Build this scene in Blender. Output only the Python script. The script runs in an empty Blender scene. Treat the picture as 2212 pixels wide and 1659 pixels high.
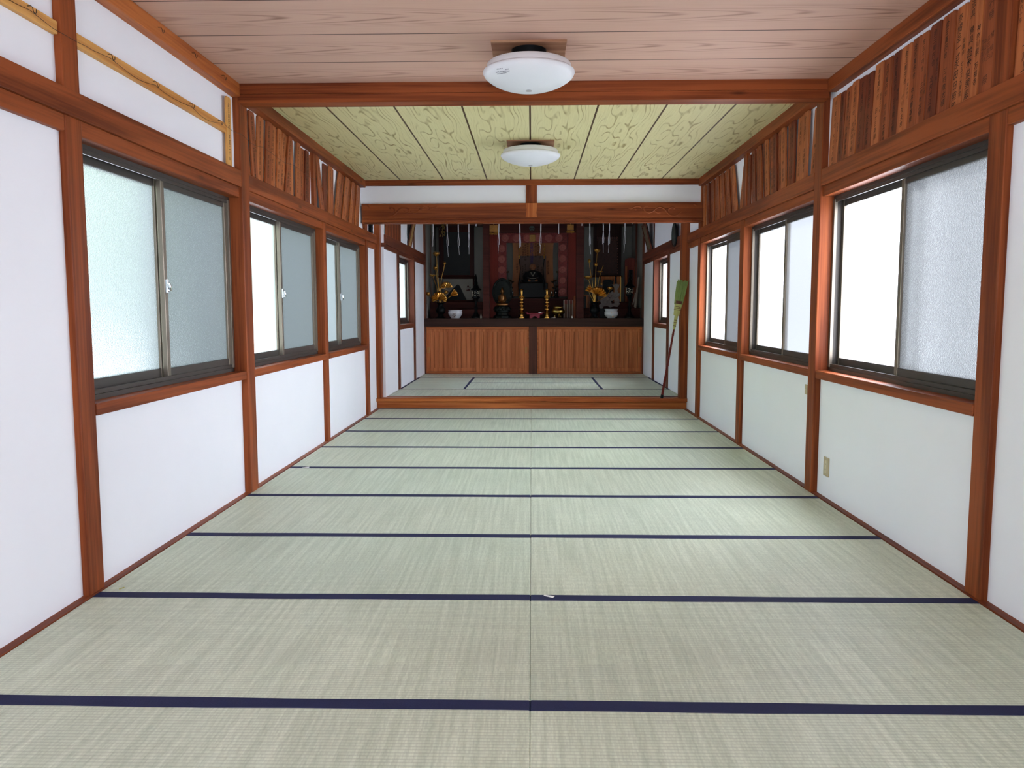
import bpy, bmesh, math, random
from mathutils import Vector, Matrix
random.seed(7)
PI = math.pi
SC = bpy.context.scene
COL = SC.collection

# ---------------------------------------------------------------- camera
FPX, PITCH, YAW, ROLL = 1725.0, 0.0933292, 0.0243886, -0.0014566
CAM = Vector((0.00331, -2.32189, 1.19776))
def _axes():
    cp, sp, cy, sy = math.cos(PITCH), math.sin(PITCH), math.cos(YAW), math.sin(YAW)
    fw = Vector((-sy*cp, cy*cp, -sp)); rt = Vector((cy, sy, 0)); up = rt.cross(fw)
    cr, sr = math.cos(ROLL), math.sin(ROLL)
    return rt*cr + up*sr, up*cr - rt*sr, fw
RT, UP, FW = _axes()
cd = bpy.data.cameras.new('camera'); cam = bpy.data.objects.new('camera', cd); COL.objects.link(cam)
cd.sensor_width = 36.0; cd.lens = FPX/2212*36.0; cd.clip_start = 0.05; cd.clip_end = 200
M = Matrix(((RT.x, UP.x, -FW.x, CAM.x), (RT.y, UP.y, -FW.y, CAM.y), (RT.z, UP.z, -FW.z, CAM.z), (0, 0, 0, 1)))
cam.matrix_world = M
SC.camera = cam

# ---------------------------------------------------------------- world, light, exposure
SC.view_settings.view_transform = 'Standard'
SC.view_settings.look = 'None'
SC.view_settings.exposure = 1.0
SC.view_settings.gamma = 1.0
SC.view_settings.use_curve_mapping = False
SC.cycles.max_bounces = 10
SC.cycles.diffuse_bounces = 6
SC.cycles.glossy_bounces = 4
SC.cycles.transmission_bounces = 6
SC.cycles.transparent_max_bounces = 8
SC.cycles.use_denoising = True
SC.cycles.sample_clamp_indirect = 8.0

def build_world():
    w = bpy.data.worlds.new('daylight'); SC.world = w; w.use_nodes = True
    nt = w.node_tree; N = nt.nodes; L = nt.links; N.clear()
    out = N.new('ShaderNodeOutputWorld'); bg = N.new('ShaderNodeBackground')
    tc = N.new('ShaderNodeTexCoord'); sep = N.new('ShaderNodeSeparateXYZ')
    L.new(tc.outputs['Generated'], sep.inputs[0])
    ns = N.new('ShaderNodeTexNoise'); ns.inputs['Scale'].default_value = 5; ns.inputs['Detail'].default_value = 3
    L.new(tc.outputs['Generated'], ns.inputs['Vector'])
    add = N.new('ShaderNodeMath'); add.operation = 'MULTIPLY_ADD'; add.inputs[1].default_value = 0.30; 
    L.new(ns.outputs['Fac'], add.inputs[0]); L.new(sep.outputs['Z'], add.inputs[2])
    def ramp(stops):
        r = N.new('ShaderNodeValToRGB'); e = r.color_ramp.elements
        while len(e) > 1: e.remove(e[-1])
        e[0].position, e[0].color = stops[0][0], (*stops[0][1], 1)
        for p, c in stops[1:]:
            k = e.new(p); k.color = (*c, 1)
        return r
    mr = N.new('ShaderNodeMapRange'); mr.inputs['From Min'].default_value = -0.85; mr.inputs['From Max'].default_value = 1.15
    L.new(add.outputs[0], mr.inputs['Value'])
    # garden side (west): paving, green bank of trees, bright sky
    ra = ramp(WEST); rb = ramp(EAST)
    L.new(mr.outputs[0], ra.inputs[0]); L.new(mr.outputs[0], rb.inputs[0])
    sx = N.new('ShaderNodeMapRange'); sx.inputs['From Min'].default_value = -0.12; sx.inputs['From Max'].default_value = 0.12
    L.new(sep.outputs['X'], sx.inputs['Value'])
    mx = N.new('ShaderNodeMix'); mx.data_type = 'RGBA'
    L.new(sx.outputs[0], mx.inputs['Factor']); L.new(ra.outputs[0], mx.inputs['A']); L.new(rb.outputs[0], mx.inputs['B'])
    # sky brightened sideways and overhead so cross light rises while panes stay dim
    ab = N.new('ShaderNodeMath'); ab.operation = 'ABSOLUTE'; L.new(sep.outputs['X'], ab.inputs[0])
    side = N.new('ShaderNodeMapRange'); side.inputs['From Min'].default_value = .62; side.inputs['From Max'].default_value = 1.0
    side.inputs['To Min'].default_value = SIDE_LO; side.inputs['To Max'].default_value = SIDE_HI; L.new(ab.outputs[0], side.inputs['Value'])
    zen = N.new('ShaderNodeMath'); zen.operation = 'MAXIMUM'; up = N.new('ShaderNodeMath'); up.operation = 'MULTIPLY'; up.inputs[1].default_value = 1.6
    L.new(sep.outputs['Z'], up.inputs[0]); L.new(side.outputs[0], zen.inputs[0]); L.new(up.outputs[0], zen.inputs[1])
    sc = N.new('ShaderNodeVectorMath'); sc.operation = 'SCALE'; L.new(mx.outputs['Result'], sc.inputs[0]); L.new(zen.outputs[0], sc.inputs['Scale'])
    L.new(sc.outputs[0], bg.inputs['Color']); bg.inputs['Strength'].default_value = WORLD_STRENGTH
    L.new(bg.outputs[0], out.inputs[0])
SIDE_LO, SIDE_HI = .55, 3.0
# positions: 0 = nadir, 0.5 = horizon, 1 = zenith
WORLD_STRENGTH = 2.6
WEST = [(0.0, (.66,.75,.95)), (.44, (.70,.79,.98)), (.50, (.44,.60,.44)), (.60, (.66,.90,.62)), (.67, (.88,1.12,1.18)), (.80, (1.25,1.48,1.90)), (1.0, (1.25,1.5,1.95))]
EAST = [(0.0, (1.3,1.4,1.65)), (.46, (1.7,1.8,2.05)), (.52, (2.1,2.2,2.45)), (.70, (2.35,2.55,2.9)), (1.0, (2.0,2.25,2.8))]
build_world()

def area_fill(name, loc, rot, sx, sy, energy, color, portal=False):
    ld = bpy.data.lights.new(name, 'AREA'); ld.shape = 'RECTANGLE'; ld.size, ld.size_y = sx, sy
    ld.energy = energy; ld.color = color
    if portal: ld.cycles.is_portal = True
    o = bpy.data.objects.new(name, ld); o.location = loc; o.rotation_euler = rot; COL.objects.link(o)
    return o
# added fill lamp behind the camera (area set in the doorway itself)
area_fill('entrance_fill_lamp', (0, -3.62, 1.15), (PI/2, 0, 0), 1.9, 2.1, 22, (.92, .97, 1.08))
sl = bpy.data.lights.new('sun', 'SUN'); sl.energy = 7.5; sl.angle = .03; sl.color = (1.0, .98, .95)
sun = bpy.data.objects.new('sun', sl); COL.objects.link(sun)
sun.rotation_euler = Vector((.62, .12, .85)).to_track_quat('Z', 'Y').to_euler()

# ---------------------------------------------------------------- pixel -> world helpers (2212 x 1659 frame)
def _ray(px, py): return FW + RT*((px-1106)/FPX) - UP*((py-829.5)/FPX)
def at(px, py, Y):
    d = _ray(px, py); return CAM + d*((Y-CAM.y)/d.y)
def atx(px, py, X):
    d = _ray(px, py); return CAM + d*((X-CAM.x)/d.x)
def atz(px, py, Z=0.0):
    d = _ray(px, py); return CAM + d*((Z-CAM.z)/d.z)

# ---------------------------------------------------------------- mesh helpers
class MB:
    def __init__(s): s.v = []; s.f = []
    def add(s, vs, fs):
        b = len(s.v); s.v += [tuple(v) for v in vs]; s.f += [tuple(i+b for i in f) for f in fs]; return s
    def box(s, x0, y0, z0, x1, y1, z1):
        x0, x1 = min(x0, x1), max(x0, x1); y0, y1 = min(y0, y1), max(y0, y1); z0, z1 = min(z0, z1), max(z0, z1)
        return s.add([(x0,y0,z0),(x1,y0,z0),(x1,y1,z0),(x0,y1,z0),(x0,y0,z1),(x1,y0,z1),(x1,y1,z1),(x0,y1,z1)],
                     [(0,3,2,1),(4,5,6,7),(0,1,5,4),(1,2,6,5),(2,3,7,6),(3,0,4,7)])
    def obox(s, c, ax, ay, az):
        c, ax, ay, az = Vector(c), Vector(ax), Vector(ay), Vector(az); vs = []
        for k in (-1, 1):
            for i, j in ((-1,-1),(1,-1),(1,1),(-1,1)): vs.append(c + ax*i + ay*j + az*k)
        return s.add(vs, [(0,3,2,1),(4,5,6,7),(0,1,5,4),(1,2,6,5),(2,3,7,6),(3,0,4,7)])
    def tube(s, pts, r, n=8, caps=True):
        pts = [Vector(p) for p in pts]; rs = r if isinstance(r, (list, tuple)) else [r]*len(pts)
        vs = []; ref = None
        for i, p in enumerate(pts):
            t = (pts[min(i+1, len(pts)-1)] - pts[max(i-1, 0)])
            t = t.normalized() if t.length > 1e-9 else Vector((0,0,1))
            if ref is None: ref = Vector((0,0,1)) if abs(t.z) < .9 else Vector((1,0,0))
            a = t.cross(ref); a = a.normalized() if a.length > 1e-6 else t.orthogonal().normalized(); b = t.cross(a).normalized(); ref = a.cross(t)
            for k in range(n):
                w = 2*PI*k/n; vs.append(p + a*math.cos(w)*rs[i] + b*math.sin(w)*rs[i])
        fs = []
        for i in range(len(pts)-1):
            for k in range(n): fs.append((i*n+k, i*n+(k+1)%n, (i+1)*n+(k+1)%n, (i+1)*n+k))
        if caps: fs += [tuple(range(n-1, -1, -1)), tuple(range((len(pts)-1)*n, len(pts)*n))]
        return s.add(vs, fs)
    def lathe(s, prof, c=(0,0,0), n=24, sx=1.0, sy=1.0):
        vs = []; fs = []
        for r, z in prof:
            for k in range(n):
                w = 2*PI*k/n; vs.append((c[0]+r*sx*math.cos(w), c[1]+r*sy*math.sin(w), c[2]+z))
        for i in range(len(prof)-1):
            for k in range(n): fs.append((i*n+k, i*n+(k+1)%n, (i+1)*n+(k+1)%n, (i+1)*n+k))
        if prof[0][0] > 1e-6: fs.append(tuple(range(n-1, -1, -1)))
        if prof[-1][0] > 1e-6: fs.append(tuple(range((len(prof)-1)*n, len(prof)*n)))
        return s.add(vs, fs)
    def loft(s, rings, n=20):
        """rings: (cx, cy, cz, rx, ry)"""
        vs = []; fs = []
        for cx, cy, cz, rx, ry in rings:
            for k in range(n):
                w = 2*PI*k/n; vs.append((cx+rx*math.cos(w), cy+ry*math.sin(w), cz))
        for i in range(len(rings)-1):
            for k in range(n): fs.append((i*n+k, i*n+(k+1)%n, (i+1)*n+(k+1)%n, (i+1)*n+k))
        fs += [tuple(range(n-1, -1, -1)), tuple(range((len(rings)-1)*n, len(rings)*n))]
        return s.add(vs, fs)
    def ball(s, c, rx, ry=None, rz=None, n=16, m=10):
        ry = ry or rx; rz = rz or rx
        rings = [(c[0], c[1], c[2]-rz*math.cos(PI*(i+.001)/m if 0 < i < m else (0.02 if i == 0 else PI-.02)), 0, 0) for i in range(m+1)]
        out = []
        for i in range(m+1):
            a = max(.02, min(PI-.02, PI*i/m)); out.append((c[0], c[1], c[2]-rz*math.cos(a), rx*math.sin(a), ry*math.sin(a)))
        return s.loft(out, n)
    def prism(s, poly, o, u, v, d):
        """2D polygon (u,v coords) extruded along d from origin o"""
        o, u, v, d = Vector(o), Vector(u), Vector(v), Vector(d); n = len(poly)
        vs = [o+u*a+v*b for a, b in poly] + [o+u*a+v*b+d for a, b in poly]
        fs = [tuple(range(n-1, -1, -1)), tuple(range(n, 2*n))] + [(i, (i+1)%n, n+(i+1)%n, n+i) for i in range(n)]
        return s.add(vs, fs)
    def build(s, name, mat, parent=None, bevel=0.0, smooth=False, seg=2, angle=40):
        me = bpy.data.meshes.new(name); me.from_pydata(s.v, [], s.f)
        bm = bmesh.new(); bm.from_mesh(me); bmesh.ops.recalc_face_normals(bm, faces=bm.faces); bm.to_mesh(me); bm.free()
        if smooth:
            me.polygons.foreach_set('use_smooth', [True]*len(me.polygons)); me.set_sharp_from_angle(angle=math.radians(angle))
        o = bpy.data.objects.new(name, me); COL.objects.link(o)
        if mat is not None: me.materials.append(mat)
        if parent is not None:
            o.parent = parent
            if parent.type == 'EMPTY': o.matrix_parent_inverse = Matrix.LocRotScale(parent.location, parent.rotation_euler, None).inverted()
        if bevel:
            b = o.modifiers.new('bevel', 'BEVEL'); b.width = bevel; b.segments = seg; b.limit_method = 'ANGLE'; b.angle_limit = math.radians(40)
        return o
def tag(o, label, cat, group=None, kind=None):
    o['label'] = label; o['category'] = cat
    if group: o['group'] = group
    if kind: o['kind'] = kind
    return o
def thing(name, loc, label, cat, group=None, kind=None):
    o = bpy.data.objects.new(name, None); o.empty_display_size = .05; COL.objects.link(o); o.location = loc
    return tag(o, label, cat, group, kind)
def Box(x0, y0, z0, x1, y1, z1): return MB().box(x0, y0, z0, x1, y1, z1)
ORD = ['first','second','third','fourth','fifth','sixth','seventh','eighth','ninth','tenth','eleventh','twelfth','thirteenth','fourteenth','fifteenth','sixteenth','seventeenth','eighteenth','nineteenth','twentieth','twenty-first','twenty-second','twenty-third','twenty-fourth','twenty-fifth']
_tn = [0]
def trim(mb, mat, label, cat='post', bevel=.004):
    _tn[0] += 1
    o = mb.build('trim_%d' % _tn[0], mat, bevel=bevel)
    return tag(o, label, cat, None, 'structure')

# ---------------------------------------------------------------- materials
def _new(name):
    m = bpy.data.materials.new(name); m.use_nodes = True
    nt = m.node_tree; return m, nt, nt.nodes, nt.links, nt.nodes['Principled BSDF']
def plain(name, col, rough=.5, metal=0.0, spec=.5, noise=0.0, nscale=30, bump=0.0, coat=0.0):
    m, nt, N, L, b = _new(name)
    b.inputs['Base Color'].default_value = (*col, 1); b.inputs['Roughness'].default_value = rough
    b.inputs['Metallic'].default_value = metal; b.inputs['Specular IOR Level'].default_value = spec
    b.inputs['Coat Weight'].default_value = coat
    tc = N.new('ShaderNodeTexCoord'); ns = N.new('ShaderNodeTexNoise'); ns.inputs['Scale'].default_value = nscale; ns.inputs['Detail'].default_value = 4
    L.new(tc.outputs['Object'], ns.inputs['Vector'])
    mx = N.new('ShaderNodeMix'); mx.data_type = 'RGBA'; mx.blend_type = 'MULTIPLY'; mx.inputs['Factor'].default_value = noise
    mx.inputs['A'].default_value = (*col, 1); L.new(ns.outputs['Color'], mx.inputs['B'])
    rp = N.new('ShaderNodeMapRange'); rp.inputs['To Min'].default_value = 1-noise; rp.inputs['To Max'].default_value = 1+noise*.6
    L.new(ns.outputs['Fac'], rp.inputs['Value'])
    sc = N.new('ShaderNodeVectorMath'); sc.operation = 'SCALE'; sc.inputs[0].default_value = col; L.new(rp.outputs[0], sc.inputs['Scale'])
    L.new(sc.outputs[0], b.inputs['Base Color'])
    if bump:
        bp = N.new('ShaderNodeBump'); bp.inputs['Strength'].default_value = bump; bp.inputs['Distance'].default_value = .002
        L.new(ns.outputs['Fac'], bp.inputs['Height']); L.new(bp.outputs[0], b.inputs['Normal'])
    return m
def wood(name, light, dark, axis='Z', rough=.46, across=16.0, along=.7, contrast=.85, spec=.12, knots=0.0):
    m, nt, N, L, b = _new(name)
    b.inputs['Roughness'].default_value = rough; b.inputs['Specular IOR Level'].default_value = spec
    tc = N.new('ShaderNodeTexCoord'); oi = N.new('ShaderNodeObjectInfo'); mp = N.new('ShaderNodeMapping')
    ofs = N.new('ShaderNodeMath'); ofs.operation = 'MULTIPLY'; ofs.inputs[1].default_value = 37.0
    L.new(oi.outputs['Random'], ofs.inputs[0]); L.new(tc.outputs['Object'], mp.inputs['Vector']); L.new(ofs.outputs[0], mp.inputs['Location'])
    s = {'X': (along, across, across), 'Y': (across, along, across), 'Z': (across, across, along)}[axis]
    mp.inputs['Scale'].default_value = s
    n1 = N.new('ShaderNodeTexNoise'); n1.inputs['Scale'].default_value = 1.0; n1.inputs['Detail'].default_value = 5; n1.inputs['Distortion'].default_value = .6
    L.new(mp.outputs[0], n1.inputs['Vector'])
    mp2 = N.new('ShaderNodeMapping'); mp2.inputs['Scale'].default_value = tuple(v*(6 if v > along+1e-6 else 2.2) for v in s)
    L.new(tc.outputs['Object'], mp2.inputs['Vector']); L.new(ofs.outputs[0], mp2.inputs['Location'])
    n2 = N.new('ShaderNodeTexNoise'); n2.inputs['Detail'].default_value = 3; n2.inputs['Scale'].default_value = 1.0; L.new(mp2.outputs[0], n2.inputs['Vector'])
    ad = N.new('ShaderNodeMath'); ad.operation = 'MULTIPLY_ADD'; ad.inputs[1].default_value = .45; L.new(n2.outputs['Fac'], ad.inputs[0]); L.new(n1.outputs['Fac'], ad.inputs[2])
    cr = N.new('ShaderNodeValToRGB'); e = cr.color_ramp.elements
    e[0].position = .72 - .17*contrast; e[0].color = (*dark, 1); e[1].position = .72 + .13*contrast; e[1].color = (*light, 1)
    L.new(ad.outputs[0], cr.inputs[0])
    col = cr.outputs[0]
    if knots:
        mk = N.new('ShaderNodeMapping'); k = {'X': (1.6, 7, 7), 'Y': (7, 1.6, 7), 'Z': (7, 7, 1.6)}[axis]; mk.inputs['Scale'].default_value = k
        L.new(tc.outputs['Object'], mk.inputs['Vector']); L.new(ofs.outputs[0], mk.inputs['Location'])
        vo = N.new('ShaderNodeTexVoronoi'); L.new(mk.outputs[0], vo.inputs['Vector']); vo.inputs['Scale'].default_value = 1.0
        kr = N.new('ShaderNodeMapRange'); kr.inputs['From Min'].default_value = .03; kr.inputs['From Max'].default_value = .11; kr.inputs['To Min'].default_value = 1-knots; kr.inputs['To Max'].default_value = 1
        L.new(vo.outputs['Distance'], kr.inputs['Value'])
        vm = N.new('ShaderNodeVectorMath'); vm.operation = 'SCALE'; L.new(col, vm.inputs[0]); L.new(kr.outputs[0], vm.inputs['Scale']); col = vm.outputs[0]
    L.new(col, b.inputs['Base Color'])
    bp = N.new('ShaderNodeBump'); bp.inputs['Strength'].default_value = .12; bp.inputs['Distance'].default_value = .002
    L.new(ad.outputs[0], bp.inputs['Height']); L.new(bp.outputs[0], b.inputs['Normal'])
    return m
CEDAR_L, CEDAR_D = (.25, .060, .017), (.118, .024, .007)
W = {a: wood('stained_cedar_' + a.lower(), CEDAR_L, CEDAR_D, a, knots=.55) for a in 'XYZ'}
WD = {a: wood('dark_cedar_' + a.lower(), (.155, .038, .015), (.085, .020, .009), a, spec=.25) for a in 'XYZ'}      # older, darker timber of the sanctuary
WO = {a: wood('bright_cedar_' + a.lower(), (.44, .135, .036), (.26, .060, .016), a, knots=.6) for a in 'XYZ'}
WP = wood('pale_pine', (.62, .32, .10), (.46, .19, .05), 'Y', rough=.5)
M_PLASTER = plain('white_plaster', (.79, .79, .845), .75, spec=.2, noise=.035, nscale=2.2, bump=.05)
M_ALU = plain('bronze_aluminium', (.20, .165, .13), .38, metal=.75, noise=.05)
M_ALUD = plain('shaded_bronze_aluminium', (.055, .046, .040), .42, metal=.5, noise=.05)  # same bronze as the stiles, darkened for shade on frames and rails
M_HERI = plain('navy_cloth', (.014, .017, .062), .8, spec=.25, noise=.2, nscale=160, bump=.2)
M_LAMP = plain('lamp_acrylic', (.68, .68, .71), .4, spec=.3, noise=.01)
M_INK = plain('black_ink', (.020, .012, .009), .7, spec=.2, noise=.1)
M_GOLD = plain('gold_leaf', (.56, .29, .065), .30, metal=1.0, noise=.08, nscale=40)
M_BRASS = plain('brass', (.40, .27, .08), .30, metal=1.0, noise=.12, nscale=30)
M_BLACK = plain('black_lacquer', (.006, .007, .008), .4, spec=.12, noise=.1)
M_BRONZE = plain('dark_bronze', (.014, .017, .015), .6, spec=.15, metal=.2, noise=.3, nscale=60, bump=.5)
M_DKRED = wood('dark_red_lacquer_wood', (.060, .016, .012), (.036, .009, .007), 'X', rough=.6, spec=.1)
M_CHROME = plain('chrome', (.62, .63, .66), .2, metal=1.0, noise=.03)
M_IVORY = plain('ivory_plastic', (.58, .50, .34), .45, noise=.02)
M_BEIGE = plain('beige_plastic', (.43, .35, .22), .45, noise=.03)
M_WHITE = plain('white_paper', (.80, .79, .77), .7, noise=.03)
M_PAGE = plain('aged_page_edge', (.46, .43, .38), .7, noise=.05)
M_PORC = plain('white_porcelain', (.50, .50, .53), .12, noise=.02, coat=.5)
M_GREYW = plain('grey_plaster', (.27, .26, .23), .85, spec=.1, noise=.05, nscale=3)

def make_tatami(name, rot):
    m, nt, N, L, b = _new(name)
    b.inputs['Roughness'].default_value = .50; b.inputs['Specular IOR Level'].default_value = .45
    tc = N.new('ShaderNodeTexCoord'); sp = N.new('ShaderNodeSeparateXYZ'); L.new(tc.outputs['Object'], sp.inputs[0])
    xo, yo = (sp.outputs['Y'], sp.outputs['X']) if rot else (sp.outputs['X'], sp.outputs['Y'])
    nz = N.new('ShaderNodeTexNoise'); nz.inputs['Scale'].default_value = 55; nz.inputs['Detail'].default_value = 2; L.new(tc.outputs['Object'], nz.inputs['Vector'])
    def cells(src, period, wob):
        a = N.new('ShaderNodeMath'); a.operation = 'MULTIPLY_ADD'; a.inputs[1].default_value = wob; L.new(nz.outputs['Fac'], a.inputs[0]); L.new(src, a.inputs[2])
        d = N.new('ShaderNodeMath'); d.operation = 'DIVIDE'; d.inputs[1].default_value = period; L.new(a.outputs[0], d.inputs[0])
        s = N.new('ShaderNodeMath'); s.operation = 'MULTIPLY'; s.inputs[1].default_value = PI; L.new(d.outputs[0], s.inputs[0])
        i = N.new('ShaderNodeMath'); i.operation = 'SINE'; L.new(s.outputs[0], i.inputs[0])
        ab = N.new('ShaderNodeMath'); ab.operation = 'ABSOLUTE'; L.new(i.outputs[0], ab.inputs[0])
        pw = N.new('ShaderNodeMath'); pw.operation = 'POWER'; pw.inputs[1].default_value = .45; L.new(ab.outputs[0], pw.inputs[0]); return pw.outputs[0]
    rows = cells(yo, .0155, .003)
    rd = N.new('ShaderNodeMath'); rd.operation = 'DIVIDE'; rd.inputs[1].default_value = .0155; L.new(yo, rd.inputs[0])
    rf = N.new('ShaderNodeMath'); rf.operation = 'FLOOR'; L.new(rd.outputs[0], rf.inputs[0])
    rm = N.new('ShaderNodeMath'); rm.operation = 'MULTIPLY'; rm.inputs[1].default_value = .43; L.new(rf.outputs[0], rm.inputs[0])
    xm = N.new('ShaderNodeMath'); xm.operation = 'MULTIPLY'; xm.inputs[1].default_value = 150.0; L.new(xo, xm.inputs[0])
    cc = N.new('ShaderNodeCombineXYZ'); L.new(xm.outputs[0], cc.inputs[0]); L.new(rm.outputs[0], cc.inputs[1])
    cn = N.new('ShaderNodeTexNoise'); cn.inputs['Scale'].default_value = 1.0; cn.inputs['Detail'].default_value = 1.5; L.new(cc.outputs[0], cn.inputs['Vector'])
    cm = N.new('ShaderNodeMapRange'); cm.inputs['From Min'].default_value = .25; cm.inputs['From Max'].default_value = .62; cm.inputs['To Min'].default_value = .45; L.new(cn.outputs['Fac'], cm.inputs['Value'])
    cols = cm.outputs[0]
    # broad fibre streaks along the rush
    mp = N.new('ShaderNodeMapping'); mp.inputs['Scale'].default_value = (1.6, 55, 1) if rot else (55, 1.6, 1); L.new(tc.outputs['Object'], mp.inputs['Vector'])
    st = N.new('ShaderNodeTexNoise'); st.inputs['Scale'].default_value = 1; st.inputs['Detail'].default_value = 4; L.new(mp.outputs[0], st.inputs['Vector'])
    bn = N.new('ShaderNodeTexNoise'); bn.inputs['Scale'].default_value = 1.3; bn.inputs['Detail'].default_value = 3; L.new(tc.outputs['Object'], bn.inputs['Vector'])
    cr = N.new('ShaderNodeValToRGB'); e = cr.color_ramp.elements
    e[0].position = .36; e[0].color = (.465, .52, .39, 1); e[1].position = .66; e[1].color = (.59, .64, .495, 1)
    L.new(st.outputs['Fac'], cr.inputs[0])
    pm = N.new('ShaderNodeMath'); pm.operation = 'MULTIPLY'; L.new(rows, pm.inputs[0]); L.new(cols, pm.inputs[1])
    mr = N.new('ShaderNodeMapRange'); mr.inputs['To Min'].default_value = .70; mr.inputs['To Max'].default_value = 1.08; L.new(pm.outputs[0], mr.inputs['Value'])
    m2 = N.new('ShaderNodeMapRange'); m2.inputs['From Min'].default_value = .3; m2.inputs['From Max'].default_value = .7; m2.inputs['To Min'].default_value = .93; m2.inputs['To Max'].default_value = 1.05; L.new(bn.outputs['Fac'], m2.inputs['Value'])
    mm = N.new('ShaderNodeMath'); mm.operation = 'MULTIPLY'; L.new(mr.outputs[0], mm.inputs[0]); L.new(m2.outputs[0], mm.inputs[1])
    sc = N.new('ShaderNodeVectorMath'); sc.operation = 'SCALE'; L.new(cr.outputs[0], sc.inputs[0]); L.new(mm.outputs[0], sc.inputs['Scale'])
    # every mat faded a little differently
    oi = N.new('ShaderNodeObjectInfo'); hs = N.new('ShaderNodeHueSaturation')
    h1 = N.new('ShaderNodeMapRange'); h1.inputs['To Min'].default_value = .487; h1.inputs['To Max'].default_value = .513; L.new(oi.outputs['Random'], h1.inputs['Value']); L.new(h1.outputs[0], hs.inputs['Hue'])
    L.new(sc.outputs[0], hs.inputs['Color']); hs.inputs['Saturation'].default_value = .92
    L.new(hs.outputs[0], b.inputs['Base Color'])
    bp = N.new('ShaderNodeBump'); bp.inputs['Strength'].default_value = .35; bp.inputs['Distance'].default_value = .0015
    L.new(pm.outputs[0], bp.inputs['Height']); L.new(bp.outputs[0], b.inputs['Normal'])
    return m
M_TAT = make_tatami('woven_rush', False); M_TATR = make_tatami('woven_rush_turned', True)

def make_ceiling(name, axis, board, ofs, light, dark, tint, iso, joint=.006):
    """printed ceiling boards: fine grain along the board, cathedral figure in the middle of each board"""
    m, nt, N, L, b = _new(name); b.inputs['Roughness'].default_value = .55; b.inputs['Specular IOR Level'].default_value = .3
    tc = N.new('ShaderNodeTexCoord'); sp = N.new('ShaderNodeSeparateXYZ'); L.new(tc.outputs['Object'], sp.inputs[0])
    a, c = (sp.outputs['X'], sp.outputs['Y']) if axis == 'X' else (sp.outputs['Y'], sp.outputs['X'])   # along, across
    def math_(op, x, y=None, z=None):
        n = N.new('ShaderNodeMath'); n.operation = op
        for i, q in enumerate((x, y, z)):
            if q is None: continue
            if isinstance(q, (int, float)): n.inputs[i].default_value = q
            else: L.new(q, n.inputs[i])
        return n.outputs[0]
    t = math_('DIVIDE', math_('SUBTRACT', c, ofs), board); fr = math_('FRACT', t); fl = math_('FLOOR', t)
    u = math_('SUBTRACT', fr, .5)                                                                    # -0.5..0.5 over the board
    al = math_('MULTIPLY_ADD', fl, .37 if axis == 'X' else .06, a)
    cv = N.new('ShaderNodeCombineXYZ'); L.new(math_('MULTIPLY', u, iso[7]), cv.inputs[0]); L.new(math_('MULTIPLY', al, iso[8]), cv.inputs[1])
    n1 = N.new('ShaderNodeTexNoise'); n1.inputs['Scale'].default_value = 1.0; n1.inputs['Detail'].default_value = iso[9]; n1.inputs['Roughness'].default_value = .5; L.new(cv.outputs[0], n1.inputs['Vector'])
    # contour lines: nested arches along the board (front) or wandering loops (back)
    hgt = math_('ADD', math_('MULTIPLY_ADD', n1.outputs['Fac'], iso[1], math_('MULTIPLY', math_('MULTIPLY', u, u), iso[0])), math_('MULTIPLY', al, iso[4]))
    band = math_('ABSOLUTE', math_('SUBTRACT', math_('FRACT', hgt), .5))
    rr = N.new('ShaderNodeMapRange'); rr.interpolation_type = 'SMOOTHSTEP'; rr.inputs['From Min'].default_value = iso[2]; rr.inputs['From Max'].default_value = .5; L.new(band, rr.inputs['Value'])
    cw = N.new('ShaderNodeCombineXYZ'); L.new(math_('MULTIPLY', u, 7.0), cw.inputs[0]); L.new(math_('MULTIPLY', al, 1.3), cw.inputs[1])
    wn = N.new('ShaderNodeTexNoise'); wn.inputs['Scale'].default_value = 1.6; wn.inputs['Detail'].default_value = 2; L.new(cw.outputs[0], wn.inputs['Vector'])
    wm = N.new('ShaderNodeMapRange'); wm.inputs['From Min'].default_value = .36; wm.inputs['From Max'].default_value = .60; L.new(wn.outputs['Fac'], wm.inputs['Value'])
    mid = N.new('ShaderNodeMapRange'); mid.inputs['From Min'].default_value = iso[5]; mid.inputs['From Max'].default_value = iso[5]+.14; mid.inputs['To Min'].default_value = 1.0; mid.inputs['To Max'].default_value = iso[6]
    L.new(math_('ABSOLUTE', u), mid.inputs['Value'])
    class wmask: outputs = [math_('MULTIPLY', wm.outputs[0], mid.outputs[0])]
    line_ = math_('MULTIPLY', rr.outputs[0], wmask.outputs[0])
    cv2 = N.new('ShaderNodeCombineXYZ'); L.new(math_('MULTIPLY', c, 150.0), cv2.inputs[0]); L.new(math_('MULTIPLY', al, 2.5), cv2.inputs[1])
    n2 = N.new('ShaderNodeTexNoise'); n2.inputs['Scale'].default_value = 1; n2.inputs['Detail'].default_value = 3; L.new(cv2.outputs[0], n2.inputs['Vector'])
    f = math_('ADD', math_('MULTIPLY', line_, iso[3]), math_('MULTIPLY', n2.outputs['Fac'], .35))
    mx = N.new('ShaderNodeMix'); mx.data_type = 'RGBA'; mx.clamp_factor = True; L.new(f, mx.inputs['Factor']); mx.inputs['A'].default_value = (*light, 1); mx.inputs['B'].default_value = (*dark, 1)
    # joint between boards
    e = math_('LESS_THAN', math_('SUBTRACT', .5, math_('ABSOLUTE', u)), joint/board)
    mj = N.new('ShaderNodeMix'); mj.data_type = 'RGBA'; L.new(e, mj.inputs['Factor']); L.new(mx.outputs['Result'], mj.inputs['A']); mj.inputs['B'].default_value = (*tint, 1)
    L.new(mj.outputs['Result'], b.inputs['Base Color']); return m
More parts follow.
